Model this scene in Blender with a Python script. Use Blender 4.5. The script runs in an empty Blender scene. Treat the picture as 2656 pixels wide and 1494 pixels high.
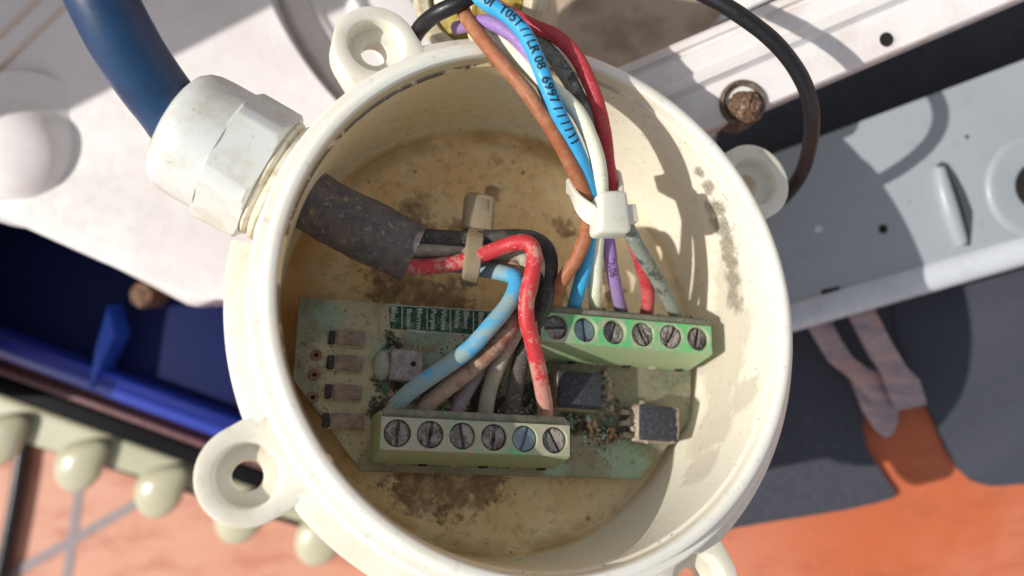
import bpy, bmesh, math, random
from mathutils import Vector, Matrix
random.seed(7)
S = 0.001                      # every shape below is written in millimetres
F, CX, CY, CAMZ = 2200.0, 1328.0, 747.0, 123.0
scene = bpy.context.scene
C = scene.collection

# ------------------------------------------------------------------ camera, sky, sun
cam = bpy.data.cameras.new('camera'); camo = bpy.data.objects.new('camera', cam); C.objects.link(camo)
camo.location = (0, 0, CAMZ*S)
cam.sensor_width = 36; cam.lens = F/2656*36
cam.clip_start = 0.005; cam.clip_end = 100
cam.dof.use_dof = True; cam.dof.focus_distance = 0.130; cam.dof.aperture_fstop = 11
scene.camera = camo

AZ, EL = math.radians(5), math.radians(45)
LD = Vector((math.cos(AZ)*math.cos(EL), math.sin(AZ)*math.cos(EL), -math.sin(EL)))
w = bpy.data.worlds.new('World'); scene.world = w; w.use_nodes = True
wn = w.node_tree; wn.nodes.clear()
sky = wn.nodes.new('ShaderNodeTexSky'); sky.sky_type = 'NISHITA'; sky.sun_disc = False
sky.sun_elevation = EL; sky.sun_rotation = math.atan2(-LD.x, -LD.y)
bg = wn.nodes.new('ShaderNodeBackground'); bg.inputs[1].default_value = 0.135
wo = wn.nodes.new('ShaderNodeOutputWorld')
hs = wn.nodes.new('ShaderNodeHueSaturation'); hs.inputs['Saturation'].default_value = 0.28
wn.links.new(sky.outputs[0], hs.inputs['Color']); wn.links.new(hs.outputs[0], bg.inputs[0]); wn.links.new(bg.outputs[0], wo.inputs[0])
sun = bpy.data.lights.new('sun', 'SUN'); sun.energy = 4.1; sun.angle = math.radians(0.5); sun.color = (1, 0.955, 0.88)
suno = bpy.data.objects.new('sun', sun); C.objects.link(suno)
suno.rotation_euler = LD.to_track_quat('-Z', 'Y').to_euler(); suno.location = (-.3, 0, .4)
vs = scene.view_settings; vs.view_transform = 'Standard'; vs.look = 'None'; vs.exposure = 0.0; vs.gamma = 1
vs.use_curve_mapping = False
scene.cycles.max_bounces = 8; scene.cycles.diffuse_bounces = 5

# ------------------------------------------------------------------ frames
NB = Vector((.328, .263, 1)).normalized()
UB = (Vector((1, 0, 0)) - NB.x*NB).normalized()
VB = NB.cross(UB)
CB = Vector((5.93, -1.2, 0))
BOX = Matrix(((UB.x, VB.x, NB.x, CB.x*S), (UB.y, VB.y, NB.y, CB.y*S), (UB.z, VB.z, NB.z, CB.z*S), (0, 0, 0, 1)))
CAMP = Vector((0, 0, CAMZ))
def ray(px, py): return Vector(((px-CX)/F, -(py-CY)/F, -1))
def W(px, py, z): return CAMP + ray(px, py)*(CAMZ-z)          # measured point at world height z, mm
def L(px, py, h):                                             # measured point at height h over the box rim plane, box frame
    r = ray(px, py); t = NB.dot(CB + h*NB - CAMP)/NB.dot(r); q = CAMP + r*t - CB
    return Vector((UB.dot(q), VB.dot(q), NB.dot(q)))

# ------------------------------------------------------------------ materials
def lin(c):
    if isinstance(c, str): c = tuple(int(c[i:i+2], 16)/255 for i in (0, 2, 4))
    return tuple((x/12.92 if x <= .04045 else ((x+.055)/1.055)**2.4) for x in c) + (1,)
class NT:
    def __init__(s, name):
        s.m = bpy.data.materials.new(name); s.m.use_nodes = True; s.t = s.m.node_tree; s.t.nodes.clear()
        s.out = s.n('ShaderNodeOutputMaterial'); s.b = s.n('ShaderNodeBsdfPrincipled'); s.l(s.b.outputs[0], s.out.inputs[0])
        tc = s.n('ShaderNodeTexCoord'); mp = s.n('ShaderNodeMapping'); mp.inputs['Scale'].default_value = (1000,)*3
        s.l(tc.outputs['Object'], mp.inputs[0]); s.co = mp.outputs[0]; s.k = 0
    def n(s, t, **kw):
        nd = s.t.nodes.new(t)
        for a, v in kw.items(): setattr(nd, a, v)
        return nd
    def l(s, a, b): s.t.links.new(a, b)
    def math(s, op, a, b=None, clamp=False):
        nd = s.n('ShaderNodeMath', operation=op); nd.use_clamp = clamp
        for i, v in enumerate((a, b)):
            if v is None: continue
            if hasattr(v, 'links'): s.l(v, nd.inputs[i])
            else: nd.inputs[i].default_value = v
        return nd.outputs[0]
    def noise(s, scale, detail=5, rough=.6, stretch=None, dist=0):
        s.k += 1
        mp = s.n('ShaderNodeMapping'); mp.inputs['Location'].default_value = (s.k*17.3, s.k*7.1, s.k*3.7)
        if stretch: mp.inputs['Scale'].default_value = stretch
        s.l(s.co, mp.inputs[0])
        nz = s.n('ShaderNodeTexNoise'); nz.inputs['Scale'].default_value = scale; nz.inputs['Detail'].default_value = detail
        nz.inputs['Roughness'].default_value = rough; nz.inputs['Distortion'].default_value = dist
        s.l(mp.outputs[0], nz.inputs[0]); return nz.outputs['Fac']
    def rng(s, v, lo, hi, a=0.0, b=1.0, smooth=True):
        mr = s.n('ShaderNodeMapRange', interpolation_type='SMOOTHSTEP' if smooth else 'LINEAR')
        s.l(v, mr.inputs[0])
        for i, x in enumerate((lo, hi, a, b)): mr.inputs[i+1].default_value = x
        return mr.outputs[0]
    def mix(s, fac, a, b):
        mx = s.n('ShaderNodeMix', data_type='RGBA')
        if hasattr(fac, 'links'): s.l(fac, mx.inputs[0])
        else: mx.inputs[0].default_value = fac
        for i, v in ((6, a), (7, b)):
            if hasattr(v, 'links'): s.l(v, mx.inputs[i])
            else: mx.inputs[i].default_value = v
        return mx.outputs[2]
    def blob(s, spots, wob=.6, soft=.5, nscale=.35):
        """irregular patches round given local points (x,y,z,r)"""
        nz = s.noise(nscale, 7, .7); best = None
        wb = s.math('MULTIPLY', s.math('SUBTRACT', nz, .5), wob*4)
        for x, y, z, r in spots:
            d = s.n('ShaderNodeVectorMath', operation='DISTANCE'); s.l(s.co, d.inputs[0]); d.inputs[1].default_value = (x, y, z)
            q = s.math('ADD', s.math('DIVIDE', d.outputs['Value'], r), wb)
            q = s.rng(q, 1, 1-soft)
            best = q if best is None else s.math('MAXIMUM', best, q)
        return best
    def xyz(s):
        sp = s.n('ShaderNodeSeparateXYZ'); s.l(s.co, sp.inputs[0]); return sp.outputs
    def bump(s, h, strength, dist, prev=None):
        b = s.n('ShaderNodeBump'); b.inputs['Strength'].default_value = strength; b.inputs['Distance'].default_value = dist*S
        s.l(h, b.inputs['Height'])
        if prev is not None: s.l(prev, b.inputs['Normal'])
        return b.outputs[0]
    def done(s, col, rough=.5, metal=0, spec=.5, bumps=(), sss=0, sssr=1.0, coat=0):
        b = s.b
        if hasattr(col, 'links'): s.l(col, b.inputs['Base Color'])
        else: b.inputs['Base Color'].default_value = col
        if hasattr(rough, 'links'): s.l(rough, b.inputs['Roughness'])
        else: b.inputs['Roughness'].default_value = rough
        if hasattr(metal, 'links'): s.l(metal, b.inputs['Metallic'])
        else: b.inputs['Metallic'].default_value = metal
        b.inputs['Specular IOR Level'].default_value = spec
        b.inputs['Coat Weight'].default_value = coat
        if sss:
            b.inputs['Subsurface Weight'].default_value = sss
            b.inputs['Subsurface Radius'].default_value = (1, .62, .3); b.inputs['Subsurface Scale'].default_value = sssr*S
        pv = None
        for h, st, d in bumps: pv = s.bump(h, st, d, pv)
        if pv is not None: s.l(pv, b.inputs['Normal'])
        return s.m
def simple(name, base, layers=(), rough=.5, metal=0, spec=.5, bump=.15, bscale=1.5, bdist=.08, sss=0, sssr=1, coat=0):
    """layers: (colour, noise scale per mm, lo, hi, amount[, stretch])"""
    t = NT(name); col = lin(base); 
    for ly in layers:
        f = t.rng(t.noise(ly[1], 6, .65, ly[5] if len(ly) > 5 else None), ly[2], ly[3], 0, ly[4])
        col = t.mix(f, col, lin(ly[0]))
    r = t.rng(t.noise(bscale*.6), .3, .7, max(rough-.12, .05), min(rough+.12, 1))
    return t.done(col, r, metal, spec, [(t.noise(bscale, 6), bump, bdist)], sss, sssr, coat)

def box_material():
    t = NT('aged_cream_plastic'); x, y, z = t.xyz()
    r = t.math('SQRT', t.math('ADD', t.math('MULTIPLY', x, x), t.math('MULTIPLY', y, y)))
    inside = t.math('MULTIPLY', t.rng(r, 38.9, 38.3), t.rng(z, -1.2, -3.2))
    floor = t.math('MULTIPLY', t.rng(z, -24.5, -28.0), inside)
    col = lin('ecebe2')
    col = t.mix(t.rng(t.noise(.12, 4), .35, .75, 0, .35), col, lin('e6dfc8'))
    chamfer = t.math('MULTIPLY', t.rng(z, -.25, -1.0), t.rng(r, 38.95, 38.6))
    leftarc = t.rng(t.math('SUBTRACT', t.math('MULTIPLY', y, .45), x), -12, 22)
    col = t.mix(t.math('MULTIPLY', t.math('MULTIPLY', chamfer, t.rng(x, 25, -10, .25, 1)), .75), col, lin('d3bc80'))
    col = t.mix(t.math('MULTIPLY', inside, .4), col, lin('ebe6d6'))
    wallst_shade = t.math('MULTIPLY', inside, t.rng(t.math('ADD', t.noise(.07, 6, .6), t.rng(x, 22, -15, -.32, .1)), .4, .65, .05, .85))  # wall stain, faded on the sunlit side so light goes into the colour
    col = t.mix(wallst_shade, col, lin('e6cd9c'))
    col = t.mix(t.math('MULTIPLY', t.math('MULTIPLY', floor, t.rng(x, 30, 12, .35, 1)), .85), col, lin('ecc98c'))
    col = t.mix(t.math('MULTIPLY', floor, t.rng(t.noise(.11, 7, .7), .42, .62, 0, .85)), col, lin('f0dcb2'))
    col = t.mix(t.math('MULTIPLY', floor, t.rng(t.noise(.22, 8, .75), .55, .68, 0, .55)), col, lin('a5763f'))
    seam = t.math('MULTIPLY', t.math('MULTIPLY', t.rng(z, -24.5, -27), inside), t.rng(t.noise(.15, 6), .35, .6, .15, .7))
    col = t.mix(t.math('MULTIPLY', t.math('MULTIPLY', seam, t.rng(x, 30, 8, .3, 1)), t.rng(r, 34.0, 36.5)), col, lin('a98449'))
    orange = t.math('MULTIPLY', floor, t.rng(x, -26, -36))
    col = t.mix(t.math('MULTIPLY', orange, .7), col, lin('b97a28'))
    # big brown stains lying on the bottom
    st = t.blob([(-15.5, 21, -28.5, 3.6), (-13, 17.5, -28.5, 2.6), (-.9, 26, -28.5, 1.8), (-19, 8.5, -28.5, 5.2), (-14.5, 7, -28.5, 5), (-8, 6, -28.5, 4.2),
                 (-14, -26, -28.5, 5.0), (-8, -27, -28.5, 6.0), (-2, -26, -28.5, 4.0), (13, 21, -28.5, 2.4), (-7, 19, -28.5, 2.2), (11, 8, -28.5, 3.2),
                 (19, 12, -28.5, 2.6), (22.5, 8, -28.5, 2.2)], .75, .35, .45)
    st = t.math('MULTIPLY', st, t.rng(t.noise(.5, 7, .7), .3, .6, .4, 1))
    col = t.mix(t.math('MULTIPLY', st, .8), col, lin('6a4c3c'))
    # grey mud film on the sunny wall
    mud = t.blob([(37, 8, -12, 6), (38, 1, -13, 7), (37, -7, -16, 8), (34, -16, -15, 7), (37.5, -2, -20, 6), (30, -23, -12, 5), (37.5, -12, -9, 5)], .5, .35, .12)
    mud = t.math('MULTIPLY', mud, inside)
    col = t.mix(t.math('MULTIPLY', mud, .7), col, lin('beb4a2'))
    crust = t.blob([(30.5, 22.5, -6.2, 2.2), (32.5, 19.8, -7.5, 3.0), (34.2, 17, -8.3, 3.4), (35.5, 14, -9, 3.2), (36.3, 11.4, -10, 2.8), (37, 8.6, -10.8, 2.8), (37.6, 5, -11.6, 2.8), (28.5, 25, -5.4, 1.5)], .6, .6, .5)
    col = t.mix(t.math('MULTIPLY', t.math('MULTIPLY', crust, inside), t.rng(t.noise(3.5, 5), .35, .6, .5, .95)), col, lin('7d7466'))
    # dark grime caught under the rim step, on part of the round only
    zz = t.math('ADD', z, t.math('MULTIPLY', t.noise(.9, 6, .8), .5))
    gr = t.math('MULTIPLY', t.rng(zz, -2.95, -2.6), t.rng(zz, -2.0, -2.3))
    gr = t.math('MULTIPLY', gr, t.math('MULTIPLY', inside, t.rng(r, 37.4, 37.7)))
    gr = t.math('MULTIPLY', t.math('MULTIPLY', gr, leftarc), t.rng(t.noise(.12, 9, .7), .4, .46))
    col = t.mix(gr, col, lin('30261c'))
    tide_shade = t.math('MULTIPLY', t.math('MULTIPLY', inside, t.rng(t.noise(.5, 7, .75, (1, 1, 2.2)), .5, .62, 0, .5)), t.math('MULTIPLY', t.rng(z, -3, -22, .25, 1), t.rng(x, 26, 0, .25, 1)))  # tide marks, also painted stronger on the shade side than the lit one
    col = t.mix(tide_shade, col, lin('b79a66'))
    scr = t.math('MULTIPLY', inside, t.rng(t.noise(1.1, 4, .6, (.45, .45, 2.6)), .66, .69, 0, .75))
    col = t.mix(scr, col, lin('54452f'))
    # specks
    sp = t.rng(t.noise(1.6, 3, .6), .685, .72)
    col = t.mix(t.math('MULTIPLY', sp, t.rng(inside, 0, 1, .12, .8)), col, lin('4a3a28'))
    sp2 = t.rng(t.noise(.7, 4, .65), .68, .73)
    col = t.mix(t.math('MULTIPLY', sp2, t.rng(inside, 0, 1, .0, .7)), col, lin('5a452e'))
    sm = t.math('MULTIPLY', t.rng(t.noise(.5, 6, .7), .56, .75, 0, .3), t.rng(inside, 0, 1, 1.6, 0))
    col = t.mix(sm, col, lin('a29885'))
    rough = t.rng(t.math('MAXIMUM', mud, st), 0, 1, .42, .85)
    hb = t.math('ADD', t.noise(1.2, 5), t.math('MULTIPLY', t.math('ADD', st, mud), .8))
    return t.done(col, rough, 0, .5, [(hb, .18, .12), (t.noise(6, 3), .06, .05)], sss=.22, sssr=1.3)

M = {}
M['box'] = box_material()
M['boxout'] = simple('cream_plastic', 'e6e3d6', [('d9d2ba', .12, .4, .65, .6), ('8b8272', 1.6, .66, .72, .6), ('bfae88', .25, .56, .72, .45), ('77705f', .5, .66, .74, .4, (1, 3, 1))], .36, bump=.12, bscale=4, bdist=.05, sss=.25, sssr=1.3)
M['gland'] = simple('grey_nylon', 'd3d6d2', [('c3beac', .15, .45, .65, .7), ('8f8878', .9, .62, .72, .6), ('efefeb', 5, .55, .7, .3)], .33, bump=.2, bscale=6, bdist=.05, sss=.12, sssr=1)
M['seal'] = simple('stained_seal', 'ddd8c6', [('b29a68', .5, .45, .7, .6)], .5)
M['bluecable'] = simple('blue_rubber', '163c62', [('102a48', .15, .4, .7, .6), ('8f9db0', 3, .7, .76, .35)], .42, bump=.12, bscale=5, bdist=.05, coat=.05)
M['sheathin'] = simple('dusty_black_rubber', '5a5258', [('756a60', .5, .38, .62, .7), ('9c8f74', 1.0, .56, .66, .8), ('b0a48a', 3.2, .62, .7, .6), ('2c2f38', .25, .6, .7, .4)], .85, bump=.5, bscale=3, bdist=.12)
M['blackcable'] = simple('black_rubber', '17171a', [('4a3c34', 1.6, .6, .72, .5), ('8a8a8a', 3.5, .68, .72, .4)], .4, bump=.3, bscale=4, bdist=.06)
def wiremat(name, base, dust, amt, lo=.45, hi=.62, dark=None, rough=.5, scale=.45, specks='5b5443', spk=.6, crust=0, low=.16, end=None):
    t = NT(name); x, y, z = t.xyz(); col = lin(base)
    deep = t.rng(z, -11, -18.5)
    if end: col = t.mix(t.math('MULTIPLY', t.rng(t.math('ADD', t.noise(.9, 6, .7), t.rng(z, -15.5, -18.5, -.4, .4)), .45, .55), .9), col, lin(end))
    f = t.math('ADD', t.noise(scale, 7, .7), t.math('MULTIPLY', deep, low))
    col = t.mix(t.rng(f, lo, hi, 0, amt), col, lin(dust))
    col = t.mix(t.rng(t.math('ADD', t.noise(2.4, 6, .75), t.math('MULTIPLY', deep, .05)), .6, .68, 0, .25+crust), col, lin('d6d0bf'))
    col = t.mix(t.rng(t.noise(2.2, 4), .64, .7, 0, spk), col, lin(specks))
    rg_ = t.rng(f, lo, hi, rough, .85)
    return t.done(col, rg_, 0, .5, [(t.noise(.6, 5), .2, .12), (t.noise(4, 6, .7), .25+.5*crust, .06+.1*crust)])
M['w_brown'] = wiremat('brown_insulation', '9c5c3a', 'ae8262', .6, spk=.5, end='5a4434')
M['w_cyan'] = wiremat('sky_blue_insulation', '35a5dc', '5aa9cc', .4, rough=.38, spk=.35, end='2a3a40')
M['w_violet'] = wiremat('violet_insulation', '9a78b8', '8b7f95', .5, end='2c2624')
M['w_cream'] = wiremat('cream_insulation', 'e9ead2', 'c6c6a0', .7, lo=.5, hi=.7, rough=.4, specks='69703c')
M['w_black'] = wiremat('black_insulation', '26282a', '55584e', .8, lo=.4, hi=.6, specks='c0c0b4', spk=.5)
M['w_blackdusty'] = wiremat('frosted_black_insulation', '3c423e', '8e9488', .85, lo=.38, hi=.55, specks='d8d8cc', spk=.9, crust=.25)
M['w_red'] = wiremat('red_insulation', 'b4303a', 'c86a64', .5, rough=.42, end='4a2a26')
M['w_redlow'] = wiremat('dusty_red_insulation', 'c4343a', 'c08f80', .9, lo=.5, hi=.6, rough=.45, scale=.28, specks='e2d2c6', low=.22, crust=.15)
M['w_bluelow'] = wiremat('dusty_blue_insulation', '48a6d4', '8fa3a0', .92, lo=.43, hi=.52, rough=.4, scale=.13, crust=.12, low=.1)
M['w_brownlow'] = wiremat('dusty_brown_insulation', '8a5c4a', 'b09883', .8, crust=.3)
M['w_violetlow'] = wiremat('dusty_violet_insulation', '80689a', '8d8278', .8, crust=.2)
M['w_greylow'] = wiremat('dusty_white_insulation', 'b3ab98', '948b7b', .8, crust=.15)
M['w_blacklow'] = wiremat('dusty_black_insulation', '2b2a2c', '57524c', .8, crust=.12)
M['ink'] = simple('printing_ink', '17242c', [], .6)
M['inkfade'] = simple('faded_ink', '4d3a60', [], .6)
M['tie'] = simple('translucent_nylon', 'dcdccf', [('b9b38f', .4, .55, .75, .5), ('6d6e4c', 1.8, .66, .72, .6)], .35, bump=.15, bscale=3, sss=.45, sssr=1.8)
M['tiedusty'] = simple('dusty_nylon', 'a09074', [('988b74', .5, .4, .65, .6), ('7d6f58', 2, .6, .7, .4)], .5, bump=.2, sss=.3, sssr=1.2)
def pcbmat():
    t = NT('dusty_circuit_board'); x, y, z = t.xyz()
    col = lin('1c5a43')
    nz = t.noise(.09, 7, .7)
    left = t.rng(x, 12, -2)
    d = t.math('ADD', nz, t.math('MULTIPLY', left, .1))
    col = t.mix(t.rng(d, .38, .54, .4, .95), col, lin('97947f'))
    col = t.mix(t.rng(t.noise(.35, 7, .75), .45, .62, 0, .65), col, lin('8f826c'))
    col = t.mix(t.rng(t.noise(.14, 7, .75), .52, .64, 0, .6), col, lin('6f6656'))
    pale = t.blob([(-25, -1, -23.8, 6), (-27, -6, -23.8, 6), (-24, -10, -23.8, 6), (-27, -13, -23.8, 5), (-25, -18, -23.8, 5), (-19, 0, -23.8, 4), (-7, -4, -23.8, 4)], .5, .5, .2)
    col = t.mix(t.math('MULTIPLY', pale, .8), col, lin('cfc4a0'))
    mint = t.blob([(-29, 0, -23.8, 3.5), (-21, -5, -23.8, 2.2), (-12, -2.6, -23.8, 5), (-5, -4, -23.8, 4), (22, -22, -23.8, 5), (9, -23, -23.8, 3)], .6, .6, .3)
    col = t.mix(t.math('MULTIPLY', mint, .6), col, lin('9cbda6'))
    dark = t.blob([(-19.5, -4, -23.8, 2.2), (-20, -7, -23.8, 2.4), (-19.5, -10.5, -23.8, 3), (-20, -14, -23.8, 3), (-12, -13, -23.8, 5), (-4, -12, -23.8, 6), (4, -12, -23.8, 4), (12, -15.5, -23.8, 2.6), (18, -17, -23.8, 3)], .8, .5, .5)
    col = t.mix(t.math('MULTIPLY', dark, .9), col, lin('2c2621'))
    gs = t.math('MULTIPLY', t.rng(t.noise(1.1, 5, .7), .6, .66), .7)
    col = t.mix(gs, col, lin('1f6a4c'))
    col = t.mix(t.rng(t.noise(2.6, 4), .62, .68, 0, .7), col, lin('3c352d'))
    edge = t.rng(z, -24.0, -24.6)
    col = t.mix(t.math('MULTIPLY', edge, .5), col, lin('8d927e'))
    return t.done(col, .8, 0, .3, [(t.noise(1.2, 7, .7), .6, .3), (t.noise(6, 4), .3, .06)])
M['pcb'] = pcbmat()
M['mask'] = simple('green_solder_mask', '14503a', [('7e8a74', .35, .5, .64, .85), ('9aa78f', 1.5, .56, .68, .7)], .6, bump=.3)
M['silk'] = simple('silkscreen_white', 'd5ddd0', [('6f9180', .9, .55, .66, .6)], .7)
def tbmat(name, dust, lo, hi, amt, wells=()):
    t = NT(name); col = lin('62b874')
    col = t.mix(t.rng(t.noise(.16, 7, .72), lo, hi, 0, amt), col, lin(dust))
    col = t.mix(t.rng(t.noise(.6, 7, .72), .5, .62, 0, .75), col, lin('b3a191'))
    col = t.mix(t.math('MULTIPLY', t.blob(wells, .45, .45, .5), .75), col, lin('b5ab9e'))
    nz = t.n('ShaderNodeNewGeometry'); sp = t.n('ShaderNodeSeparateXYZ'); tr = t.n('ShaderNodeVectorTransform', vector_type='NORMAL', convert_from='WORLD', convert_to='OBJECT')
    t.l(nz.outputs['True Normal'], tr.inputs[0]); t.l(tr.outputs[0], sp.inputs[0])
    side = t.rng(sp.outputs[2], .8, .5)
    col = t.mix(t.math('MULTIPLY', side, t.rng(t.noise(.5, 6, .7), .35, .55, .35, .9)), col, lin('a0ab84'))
    col = t.mix(t.rng(t.noise(2.2, 4), .66, .7, 0, .8), col, lin('3f3a2e'))
    return t.done(col, .55, 0, .5, [(t.noise(1, 7, .7), .35, .15), (t.noise(5, 4), .25, .06)], sss=.05, sssr=.6)
M['tb1'] = tbmat('green_terminal_plastic_dusty', 'a9a08e', .4, .54, .9, [(-19.55+4.96*k, -18.98-.08*k, -14, (3.9, 3.3, 2.9, 3.3, 2.7, 2.7)[k]) for k in range(6)])
M['tb2'] = tbmat('green_terminal_plastic', 'a8aa96', .44, .6, .8, [(5.7+5.17*k, -1.35-.07*k, -14, 2.65) for k in range(6)])
M['tbback'] = simple('dirty_terminal_shelf', '6e7362', [('8f8474', .6, .4, .6, .8), ('3b372e', 1.5, .6, .7, .7)], .8, bump=.6, bscale=2)
M['screw'] = simple('corroded_screw_metal', '6a6664', [('6f5f5a', .8, .48, .6, .8), ('c3c4c4', 1.6, .56, .66, .6), ('2f2b2a', 2.2, .6, .68, .8)], .6, metal=.2, bump=.6, bscale=3, bdist=.12)
M['screwgrey'] = simple('plain_screw_metal', '83909b', [('a9b2b8', 1.2, .5, .65, .5)], .45, metal=.6, bump=.3, bscale=3)
M['screwcrust'] = simple('crusted_screw', 'a19a92', [('6a5550', .6, .45, .6, .8), ('3a3430', 1.8, .58, .66, .9), ('cfcdc4', 2.4, .58, .66, .7)], .9, bump=1, bscale=2.2, bdist=.3)
M['hole'] = simple('dark_opening', '15120f', [('2c2620', 1, .5, .7, .7)], .9)
M['chip'] = simple('dusty_black_component', '22242c', [('5b5b60', .9, .5, .66, .6, (.4, 1.8, 1)), ('a5998a', 2.4, .6, .68, .6)], .75, bump=.4, bscale=3)
def chipmat(name, c, rx, ry, z0):
    t = NT(name); x, y, z = t.xyz(); col = lin('34363f')
    dx = t.math('DIVIDE', t.math('ABSOLUTE', t.math('SUBTRACT', x, c[0])), rx); dy = t.math('DIVIDE', t.math('ABSOLUTE', t.math('SUBTRACT', y, c[1])), ry)
    e = t.math('ADD', t.math('MAXIMUM', dx, dy), t.math('MULTIPLY', t.math('SUBTRACT', t.noise(.45, 8, .72), .5), 1.1))
    col = t.mix(t.rng(t.noise(1.5, 6, .7), .5, .64, 0, .45), col, lin('6b6762'))
    f = t.math('MAXIMUM', t.rng(e, .92, 1.0), t.rng(z, z0-.25, z0-.6))
    col = t.mix(t.math('MULTIPLY', f, .92), col, t.mix(t.rng(t.noise(1.2, 6, .7), .4, .6), lin('9c8d7c'), lin('c0b2a0')))
    return t.done(col, .8, 0, .4, [(t.noise(2, 6, .7), .5, .15)])
M['crust'] = simple('pale_mineral_crust', 'b6a795', [('8b7c6b', .8, .4, .65, .8), ('4f453b', 1.8, .6, .68, .9)], .95, bump=1, bscale=1.6, bdist=.3)
M['smd'] = simple('dust_brown_resistor', '8a746a', [('a8967f', .7, .42, .6, .8), ('a29db0', .4, .6, .7, .4)], .75, bump=.35)
M['smdclear'] = simple('clear_lacquer_rim', 'b0a68c', [('c9c0a2', .9, .4, .6, .7)], .5, bump=.3)
M['smdend'] = simple('tarnished_end', '2b282a', [('5a4c46', 1.5, .5, .64, .8)], .6, bump=.6, bscale=3)
M['pale'] = simple('oxidised_can', 'a79f9d', [('8f7f78', .6, .42, .62, .7), ('bcbcc4', .9, .5, .64, .6), ('3d3a3c', 2.4, .64, .7, .6)], .7, bump=.5, bscale=2)
M['copper'] = simple('dull_copper_pad', '8a6250', [('6d5a4c', 1.2, .4, .6, .8)], .65, bump=.4)
def crumbmat():
    t = NT('corrosion_crumbs')
    v = t.n('ShaderNodeTexVoronoi'); v.inputs['Scale'].default_value = .55; t.l(t.co, v.inputs[0])
    cr = t.n('ShaderNodeValToRGB'); e = cr.color_ramp.elements
    e[0].position = 0; e[0].color = lin('3c2f26'); e[1].position = 1; e[1].color = lin('b7ab93')
    for p, c in ((.25, '5d4c3c'), (.45, '8b7d69'), (.6, '4f7a66'), (.75, '9fb3a4'), (.86, 'a9733a')):
        q = cr.color_ramp.elements.new(p); q.color = lin(c)
    sp = t.n('ShaderNodeSeparateColor'); t.l(v.outputs['Color'], sp.inputs[0]); t.l(sp.outputs[0], cr.inputs[0])
    return t.done(cr.outputs[0], .9, bumps=[(t.noise(5), .6, .1)])
M['crumb'] = crumbmat()
M['white'] = simple('white_machine_plastic', 'e2dfde', [('cfc8c5', .03, .42, .66, .6), ('b3a79e', .25, .6, .75, .35), ('8d8278', 1.4, .7, .76, .5)], .32, bump=.03, bscale=.5)
M['dirtywhite'] = simple('dirty_recess', 'b8a590', [('8a7867', .12, .4, .65, .8), ('5f5144', 1.0, .64, .72, .6), ('b5a797', .3, .6, .75, .5)], .8, bump=.4, bscale=1.5)
M['rail'] = simple('white_painted_rail', 'e2dedc', [('cfc0ba', .08, .42, .66, .6), ('a58f80', .4, .62, .74, .5), ('6f6056', 1.6, .68, .73, .6)], .35, bump=.06, bscale=.8)
M['plate'] = simple('grey_painted_metal', '9ba1a6', [('949a9f', .05, .4, .7, .5), ('8a9094', .25, .55, .7, .4), ('d0d2d2', .7, .69, .72, .8), ('6a584c', .5, .7, .73, .9)], .38, bump=.08, bscale=3, bdist=.05)
M['roll'] = simple('light_grey_edge', 'c6cad0', [('b0b3b8', .1, .4, .7, .5)], .25, bump=.1, bscale=2, bdist=.05)
M['navy'] = simple('navy_machine_plastic', '0e1a4c', [('0a1130', .02, .4, .7, .5)], .6, spec=.15, bump=.0, bscale=.02)
M['blue'] = simple('bright_blue_plastic', '2b55c4', [('213f94', .1, .4, .7, .6)], .25, bump=.04)
M['bluelip'] = simple('glossy_blue_lip', '26399a', [], .2, bump=0, bscale=.02)
M['blacklip'] = simple('black_trim', '07080d', [], .6, spec=.1, bump=0, bscale=.02)
M['tread'] = simple('pale_green_rubber', 'bcba9f', [('adab90', .03, .4, .7, .5)], .35, bump=0, bscale=.03)
def groundmat():
    t = NT('terracotta_paint'); x, y, z = t.xyz()
    col = t.mix(t.rng(x, -20, 90), lin('cf9880'), lin('b8603c'))
    col = t.mix(t.rng(t.noise(.02, 6, .6), .4, .65, 0, .5), col, lin('c58068'))
    col = t.mix(t.rng(t.noise(.05, 8, .7, (1, 2.5, 1)), .48, .66, 0, .55), col, lin('a2583c'))
    col = t.mix(t.rng(t.noise(.6, 6, .7), .62, .72, 0, .5), col, lin('dba48c'))
    return t.done(col, .5, 0, .4, [(t.noise(.5, 6), .15, .3)])
M['ground'] = groundmat()
M['grout'] = simple('grey_grout', '9a9296', [('8a8486', .3, .4, .6, .5)], .85)
M['mat'] = simple('charcoal_felt', '3f414a', [('363844', 2.2, .42, .6, .9), ('70737e', 4, .54, .66, .8), ('b9b3a2', .5, .74, .765, .9)], .95, bump=.8, bscale=2.2, bdist=.4)
M['rust'] = simple('rusty_screw', '66503f', [('9a6a4c', .6, .45, .6, .8), ('c9b9a6', .9, .55, .66, .7), ('2a1c18', 1.4, .52, .62, .9)], .85, metal=.1, bump=1, bscale=1.2, bdist=.4)
M['ring'] = simple('grimy_washer', '8f8272', [('4c3e32', .5, .35, .55, .85)], .7, bump=.5)
M['galv'] = simple('bounce_tinted_strap', 'b39a98', [('8c828c', .12, .42, .56, .8, (.6, 2.5, 1)), ('c89484', .1, .5, .6, .5)], .3, metal=.2, bump=.08)  # pink floor bounce and purple-grey reflections painted into the strap colour
M['potting'] = simple('yellow_potting', 'b5a24a', [('8a6f2c', .2, .4, .6, .8), ('c7bd72', .4, .55, .7, .5)], .35, bump=.3, bscale=.6, sss=.2, sssr=2)
M['glandbeige'] = simple('beige_gland_ring', 'cfc8b0', [('a89a72', .3, .45, .65, .7), ('7a6c4c', 1.2, .6, .7, .5)], .6, bump=.4)
M['blackpipe'] = simple('black_pipe', '15181e', [], .3, bump=.03)

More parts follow.
